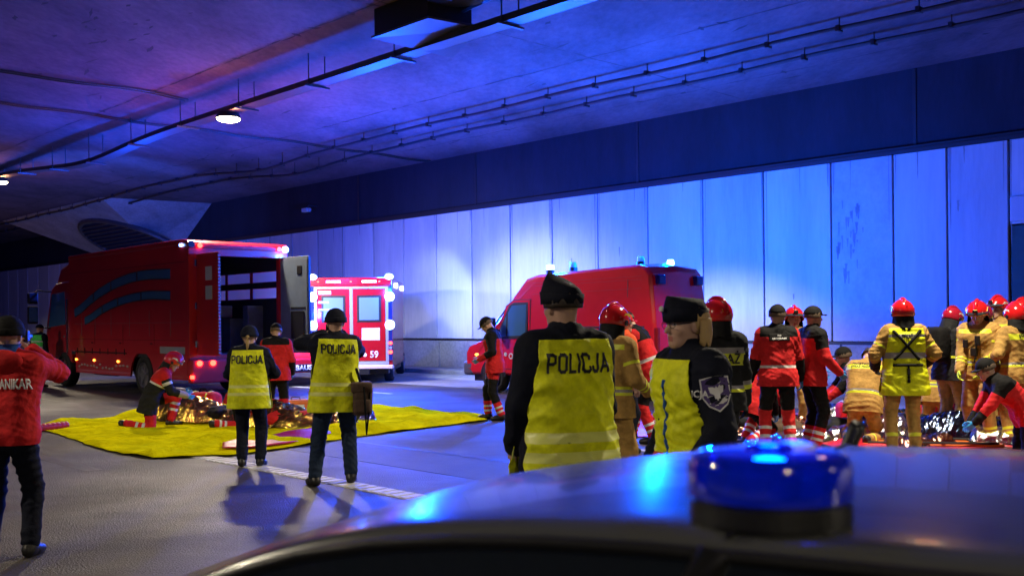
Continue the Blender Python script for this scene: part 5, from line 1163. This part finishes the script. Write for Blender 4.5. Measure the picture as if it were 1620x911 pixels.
# 8 policeman photographing
p, J = person('policeman in jeans and a yellow POLICJA vest lifting a camera, brown bag at his hip', at(532, 766), R(12), 1.83, pose(handL=(-.10, .26, 1.50), handR=(.07, .28, 1.50), elbL=(-1, -.1, -.35), elbR=(.9, .1, -.9), footL=(-.21, -.06, .09), footR=(.15, .04, .09), palmL=(.3, 0, .9), palmR=(-.3, 0, .9), lean=(2, 2, 8), toeL=(22, 0)), NV_J, ('jeans', []),
       hat=lambda J, r: beanie(J, r, 'navy', .115), vest=dict(PV, ts=.095, tz=-.10), vox=.013, curl=(48, 48), amp=.015, girth=1.12)
held('photo_camera', 'small camera held up by the policeman in jeans', 'camera', p, J, photo_camera, (J['wrL']+J['wrR'])/2+npv((0, .05, .06)))
def bag_b(t, c):
    x, y, z = c
    b = B(); box(b, x-.10, x+.10, y-.14, y+.14, z-.17, z+.15, .05, seg=3)
    for v in b.verts: v.co.x += .012*math.sin(v.co.z*23+v.co.y*11); v.co.y += .01*math.sin(v.co.z*17)
    fin('bag_body', b, C['brown'], t, True)
    b = B(); box(b, x-.09, x+.09, y-.18, y-.13, z-.14, z+.0, .03, seg=3); box(b, x-.105, x+.105, y-.15, y+.1, z+.06, z+.165, .02, seg=3); fin('flap', b, C['brown'], t, True)
    b = B(); tube(b, [(x+.02, y-.16, z+.12), (x+.03, y-.19, z-.1), (x+.04, y-.17, z-.34), (x+.07, y-.16, z-.1), (x+.08, y-.12, z+.12)], .012, 6); tube(b, [(x, y-.05, z+.14), (x-.05, y-.09, z+.3)], .014, 6); fin('strap', b, C['black'], t)
held('shoulder_bag', 'worn brown canvas bag hanging at the hip of the policeman in jeans', 'bag', p, J, bag_b, (.25, -.06, .86))
# 10 medic at the van front
person('paramedic in a black cap and red-black jacket looking down beside the van bonnet', at(784, 664), R(82), 1.80, pose(head=(0, 34), lean=(6, 0, 0), handL=(-.24, .22, 1.02), handR=(.24, .1, .85), footL=(-.1, -.12, .09), footR=(.1, .14, .09)), ('red', [('torso', .80, 1.6, BK), ('ua', -1, 1.5, BK), ('fa', .0, .5, BK)], None), ('black', [('sh', .0, .5, BK), ('sh', .45, 1.5, RD), ('sh', .62, .70, SV), ('sh', .80, .88, SV), ('th', -.3, .5, RD)]), hat=lambda J, r: (hair_cap(J, r, 'hairm'), ball_cap(J, r)), hands='glove')
# 11 near officer
p, J = person('large police officer from behind in a yellow POLICJA vest and tall dark side cap', at(898, 989), R(20), 1.91, pose(handL=(-.23, .14, .90), handR=(.25, .10, .80), elbL=(-.5, -1, 0), elbR=(.5, -1, 0), head=(14, 0), lean=(1, 0, 0)), NV_J, NV_T,
       hat=lambda J, r: (hair_cap(J, r, 'haird'), forage_cap(J, r, .160, .07, 'navy', .92)), vest=dict(PV, ts=.100, tz=-.12, hem=-.20, vox=.011, amp=.022, flare=.03, g=.055, paint=[('torso', .02, .12, HB), ('torso', -.16, -.06, HB)], sx=.60), vox=.012, girth=1.10, amp=.013)
# 12.. behind him
person('firefighter in a tan coat and red-yellow helmet half hidden behind the near officer', at(968, 800), R(-48), 1.80, pose(handR=(.22, .25, 1.0), head=(10, 12)), TANJ, TANT, hat=lambda J, r: fire_helmet(J, r, C['redh'], 'yel'), hands='bglove')
person('rescuer in an orange vest and red-black cap behind the firefighter with the yellow-marked helmet', at(985, 716), R(-70), 1.78, pose(), ('orange', [], None), NV_T, hat=lambda J, r: (hair_cap(J, r, 'hairm'), ball_cap(J, r, 'red')), vox=.02)
person('paramedic in a red-black jacket bending forward beside the van, seen from the side', at(1018, 700), R(70), 1.90, pose(lean=(26, 0, 0), pel=(0, -.10, .92), head=(0, 30), handL=(-.2, .42, .78), handR=(.2, .42, .8), footL=(-.12, -.16, .09), footR=(.12, .18, .09)), ('red', [('torso', .72, 1.6, BK), ('torso', .20, .28, SV), ('ua', .35, 1.5, BK), ('fa', -.5, 1.5, BK)], None), ('red', [('th', -.3, .95, BK), ('sh', .55, .63, SV), ('sh', .75, .83, SV)]), hat=lambda J, r: (hair_cap(J, r, 'hairm'), ball_cap(J, r)), hands='glove')
# 15 near policewoman
def pw2(J, r): hair_cap(J, r, 'hairb', long=True); forage_cap(J, r, .118, .095, 'navy', .86)
def glasses(J, r, tr):
    b = B()
    for s in (-1, 1):
        tube(b, [(s*.034+.024*math.cos(t), .096-.006*abs(math.cos(t)), .008+.017*math.sin(t)) for t in np.linspace(0, 6.28, 18)], .0018, 6); tube(b, [(s*.058, .09, .012), (s*.08, .0, .012)], .0018, 6)
    tube(b, [(-.01, .1, .012), (.01, .1, .012)], .0018, 6); bm_head('spectacles', b, J, C['dplast'], r, False)
    # arm patch: shield with a pale eagle
    a = J['shL']; e = J['elL']; c = Vector(a+(e-a)*.42); ax = Vector(a-e).normalized(); out = Vector((-1, .5, 0)); out = (out-ax*out.dot(ax)).normalized(); X = ax.cross(out)
    jk = [o for o in r.children if o.name.startswith('jacket')][0]; tj = tree_of(jk)
    def shield(s_):
        b = B(); pts = [(-.5, .55), (.5, .55), (.5, -.05), (.32, -.38), (0, -.6), (-.32, -.38), (-.5, -.05)]; f = b.faces.new([b.verts.new((x*s_, y*s_*1.05, 0)) for x, y in pts]); bmesh.ops.triangulate(b, faces=[f])
        for _ in range(3): bmesh.ops.subdivide_edges(b, edges=b.edges[:], cuts=1)
        return b
    M = basis(c, X, ax, out)
    for nm, s_, mt, of in (('patch_border', .135, C['band'], .003), ('patch', .122, C['purple'], .005)):
        b = shield(s_); on_surface(b, tj, M, off=of); fin(nm, b, mt, r, True)
    b = B(); eagle = [(0, .30), (.05, .22), (.12, .27), (.30, .30), (.26, .05), (.12, -.04), (.10, -.22), (.05, -.2), (0, -.30), (-.05, -.2), (-.10, -.22), (-.12, -.04), (-.26, .05), (-.30, .30), (-.12, .27), (-.05, .22)]
    f = b.faces.new([b.verts.new((x*.115, y*.115, 0)) for x, y in eagle]); bmesh.ops.triangulate(b, faces=[f])
    for _ in range(2): bmesh.ops.subdivide_edges(b, edges=b.edges[:], cuts=1)
    on_surface(b, tj, M, off=.007); fin('patch_eagle', b, C['band'], r, True)
    lettering('chest_lettering', 'POLICJA', tj, basis(Vector(J['chest']+J['Rc']@npv((-.13, .0, .0)))+Vector(J['Rc']@npv((-.05, .1, .0))), Vector(J['Rc']@npv((-.45, -.89, 0))) * -1 * -1, Vector(J['Rc'][:, 2]), Vector(J['Rc']@npv((-.89, .45, 0)))), .045, C['white'], r, .02, .9)
    tube_b = B(); pts = []
    for t in np.linspace(0, 1, 14):
        z = -.10-.42*t; h = tr.ray_cast(Vector(J['neck']+J['Rc']@npv((.0, .6, z))), Vector(J['Rc']@npv((0, -1, 0))), 1.0)
        if h[0] is not None: pts.append(h[0]+Vector(J['Rc']@npv((0, .004, 0))))
    if len(pts) > 3: tube(tube_b, pts, .010, 6); fin('zip', tube_b, C['blueS'], r)
person('policewoman in profile with blonde hair, glasses, yellow vest and an arm crest', at(1098, 1040), R(112), 1.80, pose(handL=(-.22, .16, .92), handR=(.2, .12, .9), elbL=(-.5, -1, 0), head=(2, 2), lean=(1, 0, 0)), NV_J, NV_T, hat=pw2, vest=dict(col='hiv', hem=-.20, g=.034, vox=.011, amp=.015, paint=[('torso', .06, .13, OR), ('torso', -.10, -.02, OR)], wid=.18), girth=.9, vox=.011, extra=glasses, amp=.013)
# 16 firefighter in charcoal
person('firefighter in a charcoal coat with a yellow STRAŻ panel behind the blonde policewoman', at(1140, 790), R(8), 1.84, pose(head=(25, 0)), ('char', [('torso', .70, .80, GB), ('torso', .50, .70, YB), ('fa', .2, .35, GB), ('fa', .35, .5, YB), ('torso', .05, .10, YB), ('torso', .10, .16, GB)], {'text': [('STRAŻ', .12, -.21, 'ink')]}), ('char', [('sh', .6, .7, YB)]), hat=lambda J, r: fire_helmet(J, r, C['redh'], 'white', '12'), hands='bglove', loose=.026)
KN = dict(pel=(0, 0, .48), footL=(-.12, -.38, .09), footR=(.12, -.40, .09), toeL=(0, -70), toeR=(0, -70), kneeL=(-.15, 1, -.5), kneeR=(.15, 1, -.5))
person('paramedic in a black cap crouching over the reddish foil with a blue glove', at(1180, 706), R(-55), 1.80, pose(pel=(0, 0, .55), footL=(-.14, .15, .09), footR=(.14, -.1, .09), lean=(38, 0, 0), handL=(-.12, .40, .30), handR=(.15, .42, .32), head=(0, 10)), ('red', [('torso', .72, 1.6, BK), ('fa', -.5, 1.5, BK), ('ua', .6, 1.5, BK)], None), MEDT, hat=lambda J, r: (hair_cap(J, r, 'hairm'), ball_cap(J, r)), hands='glove')
person('paramedic from behind in a red-black jacket with a black back patch and red gaiters', at(1232, 716), R(-4), 1.86, pose(head=(-35, 0), handL=(-.32, .05, .86), handR=(.30, .12, .84), footL=(-.15, 0, .09), footR=(.15, .02, .09)),
       ('red', [('torso', .84, 1.6, BK), ('fa', -.5, 1.5, BK), ('torso', .14, .20, SV)], {'patch': (.24, .085, -.09, 'black'), 'text': [('PSP', .035, -.075, 'white'), ('RATOWNIK', .035, -.11, 'white')]}), ('red', [('torso', -1, 2, BK), ('th', -.3, .92, BK), ('sh', .45, .54, SV), ('sh', .70, .79, SV)]), hat=lambda J, r: (hair_cap(J, r, 'hairm'), ball_cap(J, r)), hands='glove', vox=.013)
person('firefighter whose red helmet shows between the two standing paramedics', at(1257, 692), R(175), 1.82, pose(), TANJ, TANT, hat=lambda J, r: fire_helmet(J, r, C['redh'], 'white'), vox=.02)
person('standing paramedic in profile facing right, black cap, red-black jacket, blue gloves at the hip', at(1284, 712), R(-78), 1.84, pose(handL=(-.22, .22, .95), handR=(.23, .25, .95), lean=(3, 0, 0)), ('red', [('torso', .82, 1.6, BK), ('ua', -1, .6, BK)], None), ('black', [('sh', .5, 1.5, RD), ('sh', .62, .72, SV), ('sh', .82, .90, SV)]), hat=lambda J, r: (hair_cap(J, r, 'hairm'), ball_cap(J, r)), hands='glove', vox=.013)
person('paramedic in a black cap leaning low to the left over a patient, arm stretched out', at(1368, 690), R(82), 1.80, pose(**KN, lean=(30, 0, 0), handL=(-.12, .55, .50), handR=(.1, .58, .45), head=(0, 0)), ('red', [('torso', .78, 1.6, BK), ('ua', -1, 1.5, BK)], None), MEDT, hat=lambda J, r: (hair_cap(J, r, 'hairm'), ball_cap(J, r)), hands='glove')
KN2 = dict(KN); KN2.update(pel=(0, -.05, .52))
person('firefighter in a tan coat kneeling with his back bent and no helmet visible', at(1368, 700), R(-32), 1.84, pose(**KN2, lean=(30, 0, 0), head=(0, 45), handL=(-.15, .5, .2), handR=(.15, .5, .2)), ('tan', [('torso', .13, .19, YB), ('torso', .19, .24, GB), ('torso', .78, .92, YB)], {'text': [('PAŃSTWOWA', .05, -.045, 'ink'), ('STRAŻ POŻARNA', .045, -.095, 'ink')]}), ('tan', [('sh', .6, .7, YB)]), hat=lambda J, r: hair_cap(J, r, 'haird'), hands='bglove', girth=1.1, loose=.03)
def harness(J, r, tr):
    b = B()
    def strap(p0, p1):
        pts = []
        for t in np.linspace(0, 1, 16):
            x = p0[0]+(p1[0]-p0[0])*t; z = p0[1]+(p1[1]-p0[1])*t; h = tr.ray_cast(Vector(J['neck']+J['Rc']@npv((x, -.6, z))), Vector(J['Rc']@npv((0, 1, 0))), 1.2)
            if h[0] is not None: pts.append(h[0]+Vector(J['Rc']@npv((0, -.008, 0))))
        if len(pts) > 2: tube(b, pts, .017, 6)
    strap((-.15, -.03), (.12, -.36)); strap((.15, -.03), (-.15, -.36)); strap((-.16, -.42), (.16, -.42)); strap((0, -.42), (0, -.62)); fin('harness', b, C['black'], r, True)
person('helmeted firefighter from behind in a bright yellow vest with grey bands and black straps', at(1432, 720), R(-6), 1.87, pose(handL=(-.27, .20, 1.0), handR=(.27, .20, 1.02), elbL=(-1, -1.4, 0), elbR=(1, -1.4, 0), footL=(-.14, 0, .09), footR=(.12, 0, .09), head=(4, 3)), ('tan', [('ua', .55, .63, YB), ('fa', -.1, .05, YB), ('fa', .3, 1.5, BK)], None), ('tan', [('sh', .6, .7, YB)]),
       hat=lambda J, r: fire_helmet(J, r, C['redh'], 'white'), vest=dict(col='hiv', paint=[('torso', .34, .47, GB), ('torso', .80, .86, GB)], hem=-.24, text='STRAŻ', ts=.06, tz=-.10, flare=.02), extra=harness, hands='bglove', girth=1.12, vox=.013, loose=.03, amp=.014)
def pack(t, c):
    x, y, z = c; b = B(); box(b, x-.16, x+.16, y-.13, y+.1, z-.25, z+.22, .07, seg=3); fin('pack_body', b, C['black'], t, True); b = B(); tube(b, [(x-.09, y+.1, z+.2), (x-.1, y+.22, z+.1), (x-.1, y+.2, z-.2)], .02, 6); tube(b, [(x+.09, y+.1, z+.2), (x+.1, y+.22, z+.1), (x+.1, y+.2, z-.2)], .02, 6); fin('strap', b, C['char'], t, True)
p, J = person('firefighter in a dark coat with a black pack and a raised blue glove', at(1502, 694), R(-62), 1.80, pose(handR=(.12, .32, 1.22), handL=(-.2, .25, 1.1), head=(0, 20)), ('char', [('fa', .3, .42, YB), ('ua', .5, .62, YB), ('torso', .3, .36, YB)], None), TANT, hat=lambda J, r: fire_helmet(J, r, C['dred'], 'white'), hands='glove')
held('backpack', 'black backpack on the back of the dark-coated firefighter', 'backpack', p, J, pack, J['chest']+npv((0, -.24, .0)))
def radio(J, r, tr):
    b = B()
    for (x, z, w_, h_) in ((-.07, -.16, .03, .06), (.08, -.2, .028, .05), (-.02, -.3, .04, .05)):
        c = J['neck']+J['Rc']@npv((x, .18, z)); box(b, c[0]-w_, c[0]+w_, c[1]-.02, c[1]+.02, c[2]-h_, c[2]+h_, .008)
    fin('chest_radio', b, C['dplast'], r)
    b = B(); pts = [J['neck']+J['Rc']@npv((-.07+.04*t, .2-.0*t, -.2-.25*t+.05*math.sin(t*9))) for t in np.linspace(0, 1, 14)]; tube(b, pts, .008, 6); fin('radio_lead', b, C['black'], r)
person('firefighter in a tan suit facing us, yellow-marked red helmet, looking down at his gloves', at(1552, 702), R(128), 1.88, pose(handL=(-.16, .24, .92), handR=(.12, .27, .90), head=(18, 22), footL=(-.16, .05, .09), footR=(.14, -.1, .09), lean=(4, 0, 0)), TANJ, ('tan', [('sh', .62, .70, YB), ('sh', .76, .82, YB)]), hat=lambda J, r: fire_helmet(J, r, C['redh'], 'yel'), hands='yglove', extra=radio, vox=.013, loose=.03, girth=1.06, tloose=.026)
person('firefighter with a plain dark red helmet seen from behind, between two helmets facing us', at(1558, 690), R(-10), 1.83, pose(), TANJ, TANT, hat=lambda J, r: fire_helmet(J, r, C['dred'], 'white'), vox=.018)
person('tall firefighter with a white-marked red helmet facing left at the back of the right group', at(1584, 684), R(118), 1.94, pose(), TANJ, TANT, hat=lambda J, r: fire_helmet(J, r, C['redh'], 'white'), vox=.018)
person('firefighter in tan seen from behind with a yellow STRAŻ strip at the right edge', at(1612, 706), R(14), 1.82, pose(handL=(-.28, .2, 1.05)), ('tan', [('torso', .12, .17, YB), ('torso', .17, .23, GB), ('torso', .76, .90, YB), ('fa', .3, .4, YB)], {'text': [('STRAŻ', .065, -.085, 'ink')]}), TANT, hat=lambda J, r: fire_helmet(J, r, C['redh'], 'white'), hands='bglove', vox=.014, loose=.03)
person('firefighter mostly cropped by the right edge behind the STRAŻ-marked one', at(1626, 686), R(100), 1.90, pose(), TANJ, TANT, hat=lambda J, r: fire_helmet(J, r, C['redh'], 'white'), vox=.02)
person('rescuer in a black cap kneeling at the right edge and reaching low to the left', at(1622, 716), R(84), 1.82, pose(**KN, lean=(50, 0, 0), handL=(-.12, .72, .22), handR=(.12, .66, .2), head=(0, 5)), ('red', [('torso', .72, 1.6, BK), ('ua', -1, .5, BK), ('fa', .5, 1.5, BK)], None), MEDT, hat=lambda J, r: (hair_cap(J, r, 'hairm'), ball_cap(J, r)), hands='glove')
person('kneeling paramedic bending between the standing paramedics, seen from behind', at(1213, 684), R(-10), 1.78, pose(**KN, lean=(48, 0, 0), handL=(-.12, .55, .25), handR=(.12, .55, .2), head=(0, 10)), MEDJ, MEDT, hat=lambda J, r: (hair_cap(J, r, 'hairm'), ball_cap(J, r)), hands='glove')
person('firefighter in tan crouching low behind the tall red kit bag', at(1482, 676), R(-40), 1.80, pose(**KN, lean=(40, 0, 0), handL=(-.12, .55, .25), handR=(.12, .55, .2), head=(0, 10)), TANJ, TANT, hat=lambda J, r: fire_helmet(J, r, C['redh'], 'white'), hands='bglove', vox=.02)
person('paramedic in a black cap crouching beside the van, left of the near policewoman', at(1066, 668), R(-30), 1.78, pose(**KN, lean=(40, 0, 0), handL=(-.12, .55, .25), handR=(.12, .55, .2), head=(0, 10)), MEDJ, MEDT, hat=lambda J, r: (hair_cap(J, r, 'hairm'), ball_cap(J, r)), hands='glove', vox=.02)
foil('silver foil blanket spread in front of the red-gaitered paramedic', 1262, 700, R(15), .9, .5, .18, M_SILV, 11)
foil('gold foil blanket behind the kneeling tan firefighter', 1400, 676, R(0), .9, .5, .24, M_GOLD, 12)
foil('crumpled silver foil at the lower right edge of the picture', 1590, 704, R(-20), .9, .5, .2, M_SILV, 13)
foil('gold foil blanket next to the red bag at the truck', 372, 664, R(20), .9, .5, .2, M_GOLD, 14)
foil('silver and blue foil heap behind the policewoman with the ponytail', 424, 662, R(0), .9, .5, .24, M_SILV, 15)
foil('copper foil blanket in front of the firefighter in the yellow vest', 1455, 706, R(20), .9, .45, .2, mat('copper foil', (.45, .22, .16), .16, 1), 16)
kitbag('low red kit bag near the feet of the red-gaitered paramedic', 1292, 690, R(30), .5, .3, .22, C['red'], C['band'])
kitbag('black kit bag on the red mat below the firefighter in the yellow vest', 1405, 700, R(-20), .4, .28, .2, C['black'], C['yband'], group='black kit bags')
kitbag('red and orange kit bag at the far right behind the reaching rescuer', 1575, 676, R(10), .45, .3, .3, C['orange'], C['band'])
def board(label, px, py, ang, m, L=1.7):
    t = thing('stretcher_board', label, 'stretcher', at(px, py), ang)
    b = B(); box(b, -L/2, L/2, -.21, .21, .02, .06, .02, seg=3); fin('board', b, m, t)
    for s in (-1, 1):
        b = B(); tube(b, [(-L*.46, s*.19, .07), (-L*.2, s*.235, .075), (L*.2, s*.235, .075), (L*.46, s*.19, .07)], .018, 6); fin('hand_rail', b, C['dplast'], t)
    for x in (-.4, .1, .5): b = B(); box(b, x, x+.05, -.225, .225, .06, .075); fin('strap', b, C['black'], t)
board('orange stretcher board lying in front of the yellow-vested firefighter', 1470, 706, R(-10), mat('orange plastic', (.75, .16, .02), .35))
board('yellow stretcher board under the reddish foil', 1215, 700, R(20), mat('yellow plastic', (.7, .5, .03), .35))
def small(name, label, cat, px, py, z, build): t = thing(name, label, cat, at(px, py, z), R(25)); build(t)
def cylin(t): b = B(); cyl(b, (-.25, 0, .08), (.2, 0, .08), .075, seg=20, w=.01); fin('cylinder_body', b, mat('white enamel', (.7, .7, .7), .3), t); b = B(); cyl(b, (.2, 0, .08), (.3, 0, .08), .03, seg=12); box(b, .27, .31, -.06, .06, .06, .1, .01); fin('valve', b, CHR, t)
small('oxygen_cylinder', 'white oxygen cylinder lying on the red mat by the red-gaitered paramedic', 'cylinder', 1262, 688, .02, cylin)
small('oxygen_cylinder', 'white oxygen cylinder lying behind the gold foil near the truck', 'cylinder', 286, 656, .02, cylin)
def case(m):
    def f(t): b = B(); box(b, -.25, .25, -.14, .14, .0, .26, .04, seg=3); fin('case_body', b, m, t); b = B(); tube(b, [(-.08, 0, .26), (-.07, 0, .31), (.07, 0, .31), (.08, 0, .26)], .012, 6); fin('handle', b, C['dplast'], t); b = B(); box(b, -.12, .12, -.146, -.139, .08, .18); fin('label_plate', b, C['white'], t)
    return f
small('equipment_case', 'blue equipment case beside the dark blue foil blanket', 'case', 1545, 684, .02, case(mat('blue plastic', (.03, .12, .45), .35)))
small('equipment_case', 'black equipment case behind the paramedic reaching to the left', 'case', 1405, 682, .02, case(C['dplast']))
small('equipment_case', 'orange equipment case on the yellow tarpaulin behind the policeman with the bag', 'case', 468, 655, .04, case(mat('orange plastic', (.75, .16, .02), .35)))
# casualties under the blankets
def casualty(label, px, py, ang, jk, tr_, hair='haird', z=.14): 
    person(label, at(px, py), ang, 1.72, pose(handL=(-.2, .05, .85), handR=(.2, .05, .85), toeL=(0, -35), toeR=(0, -35)), (jk, [], None), (tr_, []), hat=lambda J, r: hair_cap(J, r, hair), lie=(z,), vox=.02, group='casualties lying on the ground sheets')
casualty('casualty lying under gold foil with the head towards the kneeling rescuer', 322, 668, R(60), 'char', 'navy')
casualty('casualty lying under gold foil between the two police officers', 480, 676, R(-82), 'red', 'navy')
casualty('casualty lying under the reddish foil by the crouching medic', 1205, 692, R(70), 'brown', 'char')
casualty('casualty whose dark boots stick out beside the kneeling tan firefighter', 1362, 692, R(-80), 'char', 'black')
casualty('casualty under the dark blue foil at the lower right', 1512, 692, R(85), 'navy', 'char')
